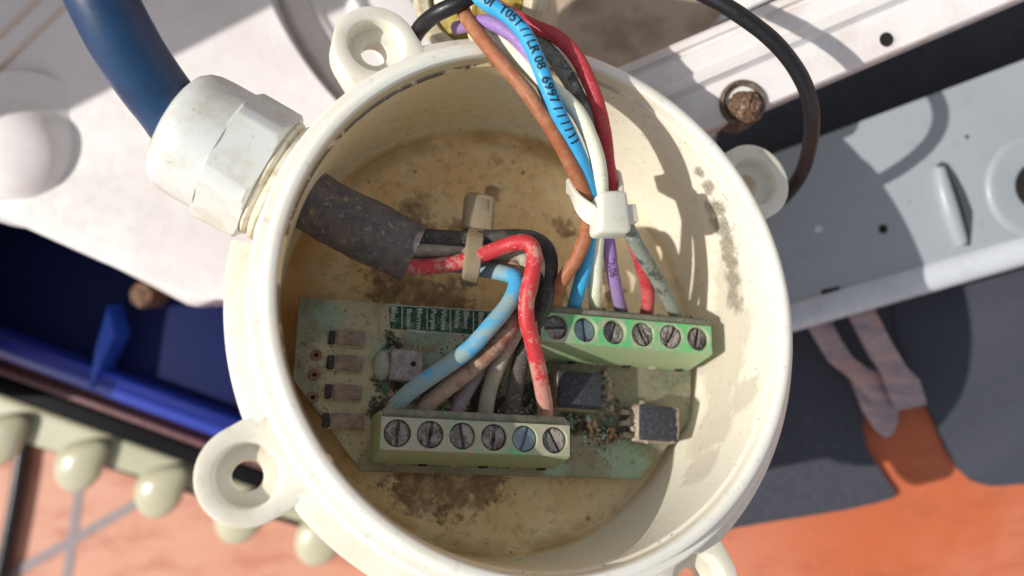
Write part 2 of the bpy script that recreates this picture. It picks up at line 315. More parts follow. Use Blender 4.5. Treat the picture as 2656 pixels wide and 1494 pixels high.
# ------------------------------------------------------------------ mesh helpers
def link(name, bm, mat, parent=None, smooth=None, world=None, mats=None):
    """links one mesh; smooth = angle (degrees) below which edges are smooth"""
    if smooth is not None:
        for f in bm.faces: f.smooth = True
        a = math.radians(smooth)
        for e in bm.edges:
            if len(e.link_faces) == 2 and e.calc_face_angle(0) > a: e.smooth = False
    bmesh.ops.scale(bm, vec=(S, S, S), verts=bm.verts)
    me = bpy.data.meshes.new(name); bm.to_mesh(me); bm.free()
    for m in (mats or [mat]): me.materials.append(m)
    o = bpy.data.objects.new(name, me); C.objects.link(o)
    if parent is not None: o.parent = parent
    if world is not None: o.matrix_world = world
    return o
def tag(o, label=None, cat=None, group=None, kind=None):
    for k, v in (('label', label), ('category', cat), ('group', group), ('kind', kind)):
        if v: o[k] = v
    return o
def empty(name, mat, label, cat, group=None):
    o = bpy.data.objects.new(name, None); o.empty_display_size = .005; C.objects.link(o); o.matrix_world = mat
    return tag(o, label, cat, group)
def skin(bm, rings, closed=True, cap0=True, cap1=True, mi=0, loop=False):
    """rings = lists of Vector; quads between them"""
    vr = [[bm.verts.new(p) for p in r] for r in rings]
    n = len(vr[0]); m = len(vr)
    for i in range(m if loop else m-1):
        a, b = vr[i], vr[(i+1) % m]
        for j in range(n if closed else n-1):
            k = (j+1) % n
            f = bm.faces.new((a[j], a[k], b[k], b[j])); f.material_index = mi
    if closed and not loop:
        if cap0: f = bm.faces.new(list(reversed(vr[0]))); f.material_index = mi
        if cap1: f = bm.faces.new(vr[-1]); f.material_index = mi
    return vr
def lathe(bm, prof, n=96, a0=0, a1=360, O=Vector((0, 0, 0)), X=Vector((1, 0, 0)), Y=Vector((0, 1, 0)), Z=Vector((0, 0, 1)), rf=None, close=False, mi=0):
    """prof = [(radius, height)]; rf(theta, i) may override the radius. close: profile is a closed loop"""
    full = abs(a1-a0) >= 360
    cnt = n if full else n+1
    rings = []
    for i, (r, h) in enumerate(prof):
        ring = []
        for j in range(cnt):
            th = math.radians(a0+(a1-a0)*j/n); rr = rf(th, i, r) if rf else r
            ring.append(O + X*(math.cos(th)*rr) + Y*(math.sin(th)*rr) + Z*h)
        rings.append(ring)
    vr = [[bm.verts.new(p) for p in r] for r in rings]; m = len(vr)
    for i in range(m if close else m-1):
        a, b = vr[i], vr[(i+1) % m]
        for j in range(cnt if full else cnt-1):
            k = (j+1) % cnt
            f = bm.faces.new((a[j], a[k], b[k], b[j])); f.material_index = mi
    if close and not full:
        bm.faces.new([v[0] for v in vr]); bm.faces.new([v[-1] for v in reversed(vr)])
    bmesh.ops.recalc_face_normals(bm, faces=bm.faces)
    return vr
def frame(axis, up=Vector((0, 0, 1))):
    z = axis.normalized(); x = up.cross(z)
    if x.length < 1e-4: x = Vector((1, 0, 0))
    x.normalize(); return x, z.cross(x), z
def disc(bm, prof, O, axis, n=32, mi=0, cap=True):
    x, y, z = frame(axis); vr = lathe(bm, prof, n, O=O, X=x, Y=y, Z=z, mi=mi)
    if cap:
        if prof[0][0] > 1e-4: bm.faces.new(list(reversed(vr[0]))).material_index = mi
        if prof[-1][0] > 1e-4: bm.faces.new(vr[-1]).material_index = mi
    bmesh.ops.recalc_face_normals(bm, faces=bm.faces)
def block(bm, c, s, rot=0, bev=.15, seg=2, taper=0, mi=0):
    """bevelled block centred at c, sizes s, turned about z"""
    r = bmesh.ops.create_cube(bm, size=1); vs = r['verts']
    for v in vs:
        k = 1-taper if v.co.z > 0 else 1
        v.co = Vector((v.co.x*s[0]*k, v.co.y*s[1]*k, v.co.z*s[2]))
    fs = {f for v in vs for f in v.link_faces}
    for f in fs: f.material_index = mi
    if bev:
        es = list({e for v in vs for e in v.link_edges})
        rr = bmesh.ops.bevel(bm, geom=es, offset=bev, segments=seg, affect='EDGES', profile=.5)
        vs = list({v for f in rr['faces'] for v in f.verts} | {v for v in vs if v.is_valid})
    m = Matrix.Translation(Vector(c)) @ Matrix.Rotation(math.radians(rot), 4, 'Z')
    for v in vs: v.co = m @ v.co
def slab(bm, pts, z0, z1, bev=.3, seg=2, mi=0):
    """extruded outline, top edge rounded"""
    a = sum(pts[i][0]*pts[(i+1) % len(pts)][1]-pts[(i+1) % len(pts)][0]*pts[i][1] for i in range(len(pts)))
    if a < 0: pts = pts[::-1]
    lo = [bm.verts.new((p[0], p[1], z0)) for p in pts]; hi = [bm.verts.new((p[0], p[1], z1)) for p in pts]
    n = len(pts); ft = bm.faces.new(hi); fb = bm.faces.new(lo[::-1]); ft.material_index = fb.material_index = mi
    for i in range(n):
        f = bm.faces.new((lo[i], lo[(i+1) % n], hi[(i+1) % n], hi[i])); f.material_index = mi
    if bev: bmesh.ops.bevel(bm, geom=list(ft.edges), offset=bev, segments=seg, affect='EDGES', profile=.5)
def catmull(pts, step=.5):
    P = [Vector(p) for p in pts]; P = [2*P[0]-P[1]]+P+[2*P[-1]-P[-2]]; out = []
    for i in range(1, len(P)-2):
        a, b, c, d = P[i-1:i+3]; n = max(2, int((c-b).length/step))
        for k in range(n):
            t = k/n
            out.append(.5*((2*b)+(c-a)*t+(2*a-5*b+4*c-d)*t*t+(3*b-a-3*c+d)*t**3))
    out.append(P[-2]); return out
def tube(bm, pts, r, n=18, step=.5, wob=.02, flat=None, raw=False, seed=0, endr=None):
    path = pts if raw else catmull(pts, step)
    for _ in range(0 if raw else 2):
        path = [path[0]]+[(path[i-1]+path[i]*2+path[i+1])/4 for i in range(1, len(path)-1)]+[path[-1]]
    rg = random.Random(seed); T0 = (path[1]-path[0]).normalized(); x, y, _ = frame(T0, Vector((.1, .2, 1)).normalized())
    fr = []; rings = []; s = 0; ph = rg.random()*6
    for i, p in enumerate(path):
        T = (path[min(i+1, len(path)-1)]-path[max(i-1, 0)]).normalized()
        x = (x-T*x.dot(T)).normalized(); y = T.cross(x)
        if i: s += (p-path[i-1]).length
        rr = r(s) if callable(r) else r
        if endr and i in (0, len(path)-1): rr *= endr
        k = 1+wob*(math.sin(s*.9+ph)+.6*math.sin(s*2.3+2*ph))
        rings.append([p + (x*math.cos(2*math.pi*j/n)+y*math.sin(2*math.pi*j/n))*rr*k for j in range(n)])
        fr.append((s, p, T))
    skin(bm, rings)
    bmesh.ops.recalc_face_normals(bm, faces=bm.faces)
    return fr
def text_bm(txt, size, bold=0):
    cu = bpy.data.curves.new('lettering', 'FONT'); cu.body = txt; cu.size = size; cu.offset = bold; cu.resolution_u = 3
    o = bpy.data.objects.new('lettering', cu); C.objects.link(o)
    me = bpy.data.meshes.new_from_object(o.evaluated_get(bpy.context.evaluated_depsgraph_get()))
    bm = bmesh.new(); bm.from_mesh(me)
    bpy.data.objects.remove(o); bpy.data.curves.remove(cu); bpy.data.meshes.remove(me)
    return bm
def wrap_text(fr, txt, size, s0, radius, side, mat, name, parent, flip=False, bold=0, matrix=None):
    """lettering printed on a wire: runs along it from arc length s0; `side` = direction the print faces"""
    bm = text_bm(txt, size, bold)
    bmesh.ops.triangulate(bm, faces=bm.faces)
    bmesh.ops.subdivide_edges(bm, edges=[e for e in bm.edges if e.calc_length() > .3], cuts=2)
    if not len(bm.verts): return
    xs = [v.co.x for v in bm.verts]; x0, x1 = min(xs), max(xs); h = size*.35
    for v in bm.verts:
        s = s0 + ((x1-v.co.x) if flip else (v.co.x-x0)); yy = (v.co.y-h)*(-1 if flip else 1)
        i = 0
        while i < len(fr)-2 and fr[i+1][0] < s: i += 1
        a, b = fr[i], fr[i+1]; t = (s-a[0])/max(b[0]-a[0], 1e-6)
        p = a[1].lerp(b[1], t); T = a[2].lerp(b[2], t).normalized()
        up = (side-T*side.dot(T)).normalized(); lat = up.cross(T)      # T along, lat = left of run seen from outside
        ang = yy/radius
        v.co = p + (up*math.cos(ang)+lat*math.sin(ang))*(radius*1.03+.03)
    return link(name, bm, mat, parent, world=None)

# ------------------------------------------------------------------ the setting
def outline(px, z): return [tuple(W(x, y, z)[:2]) for x, y in px]
GZ = -150
bm = bmesh.new(); slab(bm, [(-6000, -6000), (6000, -6000), (6000, 6000), (-6000, 6000)], GZ-20, GZ, 0)
tag(link('ground', bm, M['ground']), 'terracotta coloured floor', None, None, 'structure')
def strip(p, q, wd, z0, z1):
    p, q = Vector(p[:2]), Vector(q[:2]); d = (q-p).normalized(); n_ = Vector((-d.y, d.x))*wd/2
    return [tuple(p+n_), tuple(q+n_), tuple(q-n_), tuple(p-n_)], z0, z1
bm = bmesh.new()
a, b = W(210, 1238, GZ), W(172, 1510, GZ); d = (b-a).normalized()
s_ = strip(a-d*12, b+d*200, 2.9, GZ, GZ); slab(bm, s_[0], GZ-1, GZ+.25, 0)
a, b = W(395, 1282, GZ), W(20, 1496, GZ); d = (b-a).normalized()
s_ = strip(a-d*60, b+d*200, 2.9, GZ, GZ); slab(bm, s_[0], GZ-1, GZ+.45, 0)
tag(link('ground_joint', bm, M['grout']), 'grey joint lines between the floor tiles', None, None, 'structure')

ST = -74
bm = bmesh.new(); slab(bm, [(8, -700), (3000, -700), (3000, 22), (8, 22)], GZ-1, ST, 2, 3)
tag(link('raised_step', bm, M['ground'], smooth=40), 'terracotta raised step on the right', None, None, 'structure')
# felt mats
def rough_outline(px, z, amp=.35, step=2.0):
    p = outline(px, z); out = []
    for i in range(len(p)):
        a, b = Vector(p[i]), Vector(p[(i+1) % len(p)]); n_ = max(1, min(60, int((b-a).length/step))); d = (b-a).normalized() if (b-a).length else a
        for k in range(n_):
            q = a.lerp(b, k/n_) + Vector((-d.y, d.x))*random.uniform(-amp, amp); out.append(tuple(q))
    return out
for px, lab in (([(1500, 760), (2400, 760), (2420, 1040), (2330, 1062), (2240, 1058), (2236, 1135), (2262, 1185), (2300, 1245), (2330, 1288), (2268, 1306), (2180, 1325), (2060, 1345), (1950, 1362), (1850, 1382), (1500, 1440)],
                 'left charcoal felt mat with a straight slanting lower edge on the orange floor'),
                ([(2290, 620), (2330, 880), (2385, 1010), (2422, 1075), (2446, 1130), (2470, 1182), (2497, 1222), (2530, 1251), (2570, 1262), (2656, 1256), (3100, 1235), (3100, 500), (2290, 500)],
                 'right charcoal felt mat with a rounded lower left corner on the orange floor')):
    bm = bmesh.new(); th_ = 2 if lab.startswith('left') else 2.6; slab(bm, rough_outline(px, ST+th_, .07, 1.2), ST, ST+th_, .6, 2)
    tag(link('floor_mat', bm, M['mat'], smooth=50), lab, 'mat', 'charcoal felt mats on the floor')

# white machine body
HZ = -62
Wm = Matrix.Identity(4)
def wempty(name, px, z, *a): return empty(name, Matrix.Translation(W(px[0], px[1], z)*S), *a)
def wlink(name, bm, mat, root, **k):
    o = link(name, bm, mat, None, **k); o.parent = root; o.matrix_parent_inverse = root.matrix_world.inverted(); return o
body = wempty('machine_housing', (300, 500), HZ-22, 'large white plastic machine housing with a rounded knob, behind the round box', 'machine housing')
C1 = W(1495, -340, HZ); 
bm = bmesh.new()
rr = 866/F*(CAMZ-HZ)
arc = [(C1.x+rr*math.cos(math.radians(t)), C1.y+rr*math.sin(math.radians(t))) for t in range(250, 165, -3)]
low = outline([(1380, 640), (1180, 700), (930, 745), (720, 752), (625, 757), (560, 776), (505, 797), (478, 792), (258, 676), (0, 560), (-170, 485), (-190, 800), (-220, 1100), (-700, 1100), (-700, 300)], HZ)  # the far left points form an unseen wing, added to shade the hull
slab(bm, low + [(-420, 90), (-420, 260), (C1.x-rr, 260)] + arc[::-1], HZ-22, HZ, 2.2, 4)
wlink('body_panel', bm, M['white'], body, smooth=40)
bm = bmesh.new()
slab(bm, [(-300, -14), (-233.7, 20), (-20, 129), (-20, 400), (-500, 400), (-500, -100)], HZ-10, 60, 3, 3)
wlink('shadow_blocker', bm, M['white'], body, smooth=40)  # unseen block, added to cast the shadow across the upper left
bm = bmesh.new()        # knob
O = W(70, 392, HZ); prof = [(17, -1), (14.5, .1), (12.2, .7), (10.4, 1.7), (9.0, 3.4), (7.6, 5.2), (5.6, 6.4), (3.0, 7.0), (.01, 7.1)]
disc(bm, prof, O, Vector((0.25, -.2, 1)), 48, cap=False)
wlink('knob', bm, M['white'], body, smooth=60)
bm = bmesh.new()
for p, q in (((-60, 150), (120, -20)), ((-60, 232), (230, -40))):
    tube(bm, [W(p[0], p[1], HZ+.1), W((p[0]+q[0])/2, (p[1]+q[1])/2, HZ+.1), W(q[0], q[1], HZ+.1)], .55, 8, 4, 0)
wlink('seam_bead', bm, simple('tan_bead', 'd8c3b2', [], .5), body, smooth=60)
# recess right of the body panel: stepped round dish
bm = bmesh.new()
k = (CAMZ-HZ)/F
prof = [(300*k, -22), (300*k, -12.6), (515*k, -12.6), (528*k, -12.4), (534*k, -11), (560*k, -10.4), (640*k, -10.0), (655*k, -8.2), (668*k, -7.6), (682*k, -8.4), (700*k, -10), (760*k, -9.6), (772*k, -8), (784*k, -9.6), (840*k, -9.8), (862*k, -12), (900*k, -12), (900*k, -20), (820*k, -21)]
lathe(bm, prof, 140, 150, 390, O=Vector((C1.x, C1.y, HZ)))
wlink('recess_dish', bm, M['white'], body, smooth=40)
bm = bmesh.new()
disc(bm, [(.5, -.5), (530*k, -.5), (530*k, .4), (.5, .4)], Vector((C1.x, C1.y, HZ-12.2)), Vector((0, 0, 1)), 120)
wlink('recess_floor', bm, M['dirtywhite'], body, smooth=30)

# navy lower hull, lips
hull = wempty('machine_hull', (300, 850), -112, 'glossy navy blue machine hull with a bright blue rib, below the white housing', 'machine hull')
def band(bm, y0, y1, z0, z1, sl=.366, x0=-900, x1=1500, bev=.5, z=None):
    z = z1 if z is None else z
    slab(bm, outline([(x0, y0+sl*x0), (x1, y0+sl*x1), (x1, y1+sl*x1), (x0, y1+sl*x0)], z), z0, z1, bev, 2)
bm = bmesh.new(); band(bm, 300, 880, -112, -100, z=-100)
wlink('hull_panel', bm, M['navy'], hull, smooth=40)
bm = bmesh.new(); band(bm, 868, 940, -112, -92, bev=3.5)
wlink('hull_lip', bm, M['bluelip'], hull, smooth=50)
bm = bmesh.new(); band(bm, 952, 972, -112, -97, bev=.6)
wlink('hull_trim', bm, simple('pinkish_trim', '6d4a4a', [], .3), hull)  # even pinkish stripe below the blue lip
bm = bmesh.new(); band(bm, 974, 1026, -116, -99, bev=1)
wlink('hull_skirt', bm, M['blacklip'], hull, smooth=40)
bm = bmesh.new()
p = [W(300, 790, -96), W(312, 868, -94), W(262, 952, -92), W(232, 1010, -90), W(222, 1006, -90), W(262, 905, -94)]
slab(bm, [(q.x, q.y) for q in p], -101, -91, .6)
wlink('rib', bm, M['blue'], hull, smooth=40)
bm = bmesh.new(); O = W(372, 765, -92)
disc(bm, [(3.4, -8), (3.4, 0), (2.6, 1.4), (.01, 1.8)], O, Vector((0, 0, 1)), 20, cap=False)
wlink('screw', bm, M['rust'], hull, smooth=50)

# belt with lugs
belt = wempty('drive_belt', (250, 1150), -122, 'pale green rubber drive belt with rounded lugs running under the navy hull', 'belt')
bm = bmesh.new()
slab(bm, outline([(-900, 1024-.366*900), (1500, 1024+.366*1500), (1500, 1124+.30*1500), (700, 1128+.31*700), (0, 1130), (-900, 1130-.366*900)], -112), -124, -112, 1.5, 3)
wlink('belt_band', bm, M['tread'], belt, smooth=40)
for i in range(-1, 6):
    cx, cy = 208+i*208, 1200+i*67
    if i > 2: cy -= 10*(i-2)
    bm = bmesh.new(); bmesh.ops.create_uvsphere(bm, u_segments=28, v_segments=18, radius=1)
    c = W(cx, cy, -110); ang = math.radians(-28)
    for v in bm.verts:
        x, y, z = v.co
        wdt = 6.6*(1-.3*max(y, 0)); q = Vector((x*wdt + .5*max(y, 0)**2*7, y*8.6, z*3.2))
        q = Matrix.Rotation(ang, 3, 'Z') @ q
        v.co = c + q
    wlink('belt_lug', bm, M['tread'], belt, smooth=60)

bm = bmesh.new(); tube(bm, [W(75, 1060, -147.5), W(40, 1300, -147.5), W(5, 1480, -147.5), W(-60, 1800, -147.5)], 2.25, 20, 6, 0)
tag(link('pipe', bm, M['blackpipe'], smooth=60), 'thin glossy black pipe lying on the tiled floor at the lower left corner', 'pipe')

# white rail, upper right
RZ = -30
rail = wempty('mounting_rail', (2200, 150), RZ-8, 'white painted metal rail with lengthwise ridges and a round hole, crossing the upper right', 'rail')
e0, e1 = W(1845, 338, RZ), W(2656, -8, RZ); dd = (e1-e0).normalized(); nn = Vector((-dd.y, dd.x, 0))
A = W(1760, 385, RZ); A = e0 + dd*(A-e0).dot(dd)
prof = [(0, -9), (0, -.6), (.4, 0), (7.6, 0), (8.1, .5), (8.6, 1.3), (9.6, 1.5), (10.3, .9), (10.8, .1), (14.2, -.2), (14.6, -1), (15.2, -1.1), (15.6, -.4), (16.6, -.5), (17.2, -1.2), (17.3, -5), (16.4, -5), (16.0, -3), (1, -3), (1, -9)]
bm = bmesh.new()
skin(bm, [[A + dd*(s-(o*.8 if s == 0 else 0)) + nn*(o) + Vector((0, 0, h)) for o, h in prof] for s in (0, 240)])
bmesh.ops.recalc_face_normals(bm, faces=bm.faces)
wlink('rail_profile', bm, M['rail'], rail, smooth=25)
bm = bmesh.new(); O = W(2299, 103, RZ)+Vector((0, 0, .06))
disc(bm, [(1.35, -.05), (1.35, .0), (.01, .0)], O, Vector((0, 0, 1)), 32)
wlink('hole', bm, M['hole'], rail)
bm = bmesh.new(); disc(bm, [(1.5, -.05), (1.5, .06), (1.36, .1), (1.30, .02)], O, Vector((0, 0, 1)), 32, cap=False)
wlink('hole_rim', bm, M['rail'], rail, smooth=60)
bm = bmesh.new(); O = W(1925, 268, RZ)
disc(bm, [(4.2, -7), (4.2, .5), (3.7, 1.2), (3.1, .6), (3.0, -.5)], O, Vector((0, 0, 1)), 40, cap=False)
wlink('washer', bm, M['ring'], rail, smooth=50)
bm = bmesh.new(); disc(bm, [(3.0, -6), (3.0, 1.4), (2.6, 2.4), (1.6, 3.0), (.01, 3.1)], O+Vector((.2, -.9, 0)), Vector((.05, -.1, 1)), 32, cap=False)
for v in bm.verts: v.co += Vector((random.uniform(-.18, .18), random.uniform(-.18, .18), random.uniform(-.15, .15)))
hd = wlink('screw_head', bm, M['rust'], rail, smooth=60)

# grey plate
PZ = -57
plate = wempty('metal_plate', (2400, 500), PZ-5, 'grey painted metal plate with oval slot and round boss, right of the box', 'metal plate')
bm = bmesh.new()
slab(bm, outline([(1905, 436), (2139, 350), (2480, 222), (2656, 155), (3100, -20), (3100, 560), (1905, 868)], PZ), PZ-2, PZ, .3)
wlink('plate_sheet', bm, M['plate'], plate, smooth=40)
bm = bmesh.new(); slab(bm, outline([(1860, 60), (3100, -520), (3100, 150), (1860, 640)], -70), -73, -70, .3)
wlink('gap_backing', bm, simple('dark_gap_backing', '30343b', [('24272d', .1, .4, .6, .6)], .6), plate, smooth=40)  # added dark sheet, its colour stands in for the deep shaded gap
bm = bmesh.new()
a, b = W(1900, 865, PZ-1.6), W(3100, 520, PZ-1.6)
tube(bm, [a, a.lerp(b, .5), b], 3.3, 28, 20, 0)
wlink('rolled_edge', bm, M['roll'], plate, smooth=60)
bm = bmesh.new()
p = [(1596, 925), (1604, 885), (1630, 868), (1662, 878), (1705, 935), (1755, 1030), (1795, 1135), (1792, 1230), (1782, 1320), (1752, 1318), (1700, 1250), (1650, 1140), (1615, 1030)]
slab(bm, outline([(1656+x*.483, y*.483) for x, y in p], PZ), PZ-.3, PZ+.05, 0)
wlink('slot', bm, simple('slot_shade', '3f444a', [], .5), plate)
bm = bmesh.new(); tube(bm, [W(2434, 436, PZ+.1), W(2445, 490, PZ+.5), W(2465, 560, PZ+.6), W(2492, 632, PZ)], lambda s: 1.3+.7*math.sin(min(s/18, 1)*math.pi), 20, 1, 0)
wlink('slot_lip', bm, M['plate'], plate, smooth=60)
bm = bmesh.new(); O = W(2692, 482, PZ)
disc(bm, [(11.4, -.1), (11.1, .5), (10.4, .9), (9.6, .8), (6, .8), (5.2, .6), (4.9, -.1)], O, Vector((0, 0, 1)), 64, cap=False)
wlink('boss', bm, M['plate'], plate, smooth=50)
bm = bmesh.new(); disc(bm, [(4.9, 0), (4.9, .12), (.01, .12)], O, Vector((0, 0, 1)), 48)
wlink('boss_hole', bm, M['hole'], plate)
bm = bmesh.new(); slab(bm, outline([(2130, 752), (2178, 742), (2178, 764), (2130, 775)], PZ), PZ-.2, PZ+.06, 0)
wlink('slot', bm, M['hole'], plate)
for q, r_ in (((2193, 754), .45), ((2290, 594), 1.0), ((2508, 355), .4)):
    bm = bmesh.new(); disc(bm, [(r_, 0), (r_, .07), (.01, .07)], W(q[0], q[1], PZ), Vector((0, 0, 1)), 16)
    wlink('hole', bm, M['hole'], plate)
bm = bmesh.new(); disc(bm, [(.9, 0), (.8, .5), (.01, .6)], W(2122, 594, PZ), Vector((0, 0, 1)), 16, cap=False)
wlink('rivet', bm, M['roll'], plate, smooth=60)

# bracket under the plate
brk = wempty('metal_bracket', (2250, 950), -72, 'bent sheet metal bracket reaching down from the grey plate to the dark mat', 'bracket')
Z5 = lambda l: [(2060+x*.4142, 700+y*.4142) for x, y in l]
for pts, z0, z1, nm in (([(80, 340), (235, 310), (300, 450), (360, 560), (450, 625), (560, 640), (665, 765), (650, 880), (540, 880), (440, 775), (330, 660), (225, 580), (150, 460)], -66, -65, 'strap'),
                    ([(340, 280), (505, 230), (600, 460), (700, 600), (790, 690), (838, 845), (650, 885), (600, 780), (555, 650), (470, 530), (420, 430)], -63.5, -62.5, 'strap'),
                    ([(360, 690), (480, 790), (655, 880), (655, 950), (620, 1035), (575, 1055), (510, 1000), (430, 880)], -70, -69, 'foot')):
    bm = bmesh.new(); slab(bm, outline(Z5(pts), z1), z0, z1, .4)
    wlink(nm, bm, M['galv'], brk, smooth=40)
# yellow potted gland behind the rim
pg = wempty('potted_gland', (1225, -10), -40, 'beige cable gland filled with yellow resin where the coloured wires come out', 'cable gland')
O = W(1232, -12, -22); ax = Vector((-.15, -.2, 1)).normalized()
bm = bmesh.new(); disc(bm, [(11.4, -30), (11.4, -2), (10.8, -.6), (10.0, 0), (8.4, -.4), (8.0, -2.5)], O, ax, 56, cap=False)
wlink('gland_ring', bm, M['glandbeige'], pg, smooth=50)
bm = bmesh.new(); disc(bm, [(8.2, -3), (7.9, -1.8), (5, -1.0), (.01, -.8)], O, ax, 40, cap=False)
for v in bm.verts: v.co += Vector((random.uniform(-.1, .1), random.uniform(-.1, .1), random.uniform(-.2, .2)))
wlink('resin', bm, M['potting'], pg, smooth=60)

# thin black cable looping round the back
bm = bmesh.new()
pts = [W(1040, 190, -26), W(1062, 125, -18), W(1090, 72, -12), W(1140, 30, -8), W(1200, 4, -7), W(1290, -60, -8), W(1480, -130, -10), W(1680, -80, -10), W(1845, -5, -8), W(1935, 50, -8), W(2010, 110, -9), W(2066, 180, -11), W(2098, 250, -14),
       W(2106, 320, -18), W(2098, 390, -24), W(2078, 450, -31), W(2040, 505, -40), W(1990, 545, -50), W(1950, 560, -54)]
tube(bm, pts, 1.3, 18, 1, .01)
tag(link('black_cable', bm, M['blackcable'], smooth=60), 'thin black cable looping over the top and down the right of the cream box', 'cable')

# ------------------------------------------------------------------ the round junction box
jb = empty('junction_box', BOX @ Matrix.Translation((0, 0, -31*S)), 'open round cream plastic junction box with stained brown inside and four screw ears', 'junction box')
def blink(name, bm, mat, parent, **k):
    """child mesh given in box coordinates; its own origin stays at the box frame so the stains sit right"""
    o = link(name, bm, mat, None, **k); o.parent = parent; o.matrix_parent_inverse = parent.matrix_world.inverted(); o.matrix_world = BOX; return o
bm = bmesh.new()
prof = [(.01, -28.5), (20, -28.5), (33.5, -28.5), (35.6, -28.2), (36.9, -27.3), (37.5, -25.8), (37.8, -22), (38.0, -10), (38.05, -3.2), (38.12, -2.75), (38.55, -2.45), (38.6, -1.5), (38.65, -.6), (38.95, -.15), (39.4, 0),
        (40.0, -.02), (40.35, -.25), (40.5, -.8), (40.6, -1.9), (40.75, -2.2), (41.9, -2.3), (42.25, -2.6), (42.35, -3.4), (42.4, -6.6), (42.4, -9.5), (41.2, -10), (40.6, -20), (39.8, -29.5), (38.6, -31), (20, -31), (.01, -31)]
lathe(bm, prof, 192)
shell = blink('shell', bm, M['box'], jb, smooth=32)
fl = [(42.2, -6.4), (44.9, -6.7), (45.3, -7.1), (45.3, -9.2), (44.8, -9.6), (42.2, -9.6)]
# the flange stops short at the gland
g_ = 7.3
for a0_, a1_ in ((172, 212.4-g_), (212.4+g_, 301.8-g_), (301.8+g_, 392.3-g_), (392.3+g_, 483.2-g_)):
    bm = bmesh.new(); lathe(bm, fl, 60, a0_, a1_, close=True); blink('flange', bm, M['boxout'], jb, smooth=40)
EARS = (-147.6, 123.2, 32.3, -58.2)
for k_, deg in enumerate(EARS):
    th = math.radians(deg); ex = Vector((math.cos(th), math.sin(th), 0)); ey = Vector((-ex.y, ex.x, 0)); O = ex*47.7
    R_ = 6.75
    def rf(t, i, r):
        if i in (0, 1, 2, 13, 14):        # teardrop hull towards the wall
            cs, sn = math.cos(t), math.sin(t); R2 = R_*(r/R_)
            if cs >= 0: return R2
            q = R2/abs(sn) if abs(sn) > 1e-3 else 99
            return min(q, 6.2/abs(cs) if abs(cs) > 1e-3 else 99) if cs < 0 else R2
        return r
    prof = [(R_-.15, -12.2), (R_, -11.9), (R_, -7.0), (R_-.12, -6.72), (R_-.5, -6.6), (4.75, -6.6), (4.5, -6.72), (4.3, -7.0), (4.2, -8.9), (4.0, -9.2), (2.35, -9.35), (2.1, -9.55), (2.05, -12.0)]
    def rf2(t, i, r):
        if r < 5: return r
        cs, sn = math.cos(t), math.sin(t)
        if cs >= 0: return r
        return min(r/max(abs(sn), 1e-3), 6.4/max(abs(cs), 1e-3)) if abs(sn) < 1 else r
    bm = bmesh.new(); lathe(bm, prof, 72, O=O, X=ex, Y=ey, rf=rf2, close=True)
    blink('screw_ear', bm, M['boxout'], jb, smooth=38)
# gland boss on the wall
GA = math.radians(154.6); gx = Vector((math.cos(GA), math.sin(GA), 0)); GO = Vector((0, 0, -14.6))
bm = bmesh.new(); disc(bm, [(9.8, 37.9), (9.9, 41.2), (9.7, 41.9), (9.4, 42.2), (5.5, 42.2)], GO, gx, 56, cap=False)
blink('gland_boss', bm, M['boxout'], jb, smooth=40)
# raised moulded lettering on the bottom (half hidden by dirt)
for ch, q, sz, rot in (('C', (995, 722), 4.2, 24), ('I', (1028, 744), 2.6, 30), ('U', (1046, 752), 2.6, 32)):
    bm = text_bm(ch, sz, .04); c = L(q[0], q[1], -28.5)
    r_ = bmesh.ops.extrude_face_region(bm, geom=bm.faces[:]); vs_ = [v for v in r_['geom'] if isinstance(v, bmesh.types.BMVert)]
    for v in vs_: v.co.z -= .3
    for v in bm.verts: v.co = Matrix.Rotation(math.radians(rot), 3, 'Z') @ v.co + Vector((c.x-1.4, c.y-1.2, -28.3))
    blink('moulded_letter', bm, M['box'], jb)

# ------------------------------------------------------------------ cable gland
gl = empty('cable_gland', BOX @ Matrix.Translation(((gx*43+GO)*S)), 'light grey nylon cable gland with hexagonal nut on the left wall of the cream box', 'cable gland')
bm = bmesh.new()
disc(bm, [(7.0, 41.0), (9.3, 42.2), (9.7, 42.5), (9.7, 43.1), (9.2, 43.3), (9.0, 43.4), (9.0, 43.6), (9.4, 43.8), (9.6, 44.1), (9.5, 44.5), (9.0, 44.8), (5.5, 44.9)], GO, gx, 72, cap=False)
blink('collar', bm, M['seal'], gl, smooth=45)
def hexr(t, i, r):
    a_ = (t + math.radians(12)) % (math.pi/3) - math.pi/6
    return min(r, 9.7/math.cos(a_)) if r > 9 else r
bm = bmesh.new(); x_, y_, z_ = frame(gx)
lathe(bm, [(5.4, 44.6), (9.9, 44.6), (10.4, 44.8), (10.7, 45.1), (10.75, 45.5), (10.75, 51.5), (10.5, 51.8), (10.1, 52.0), (5.4, 52.0)], 180, O=GO, X=x_, Y=y_, Z=z_, rf=hexr)
blink('hex_nut', bm, M['gland'], gl, smooth=28)
bm = bmesh.new()
disc(bm, [(5.4, 51.8), (9.9, 51.8), (9.9, 52.4), (9.85, 56.0), (9.7, 57.6), (9.3, 58.9), (8.5, 59.9), (7.3, 60.5), (6.2, 60.5), (5.2, 59.8), (5.2, 53)], GO, gx, 96, cap=False)
blink('cap', bm, M['gland'], gl, smooth=40)

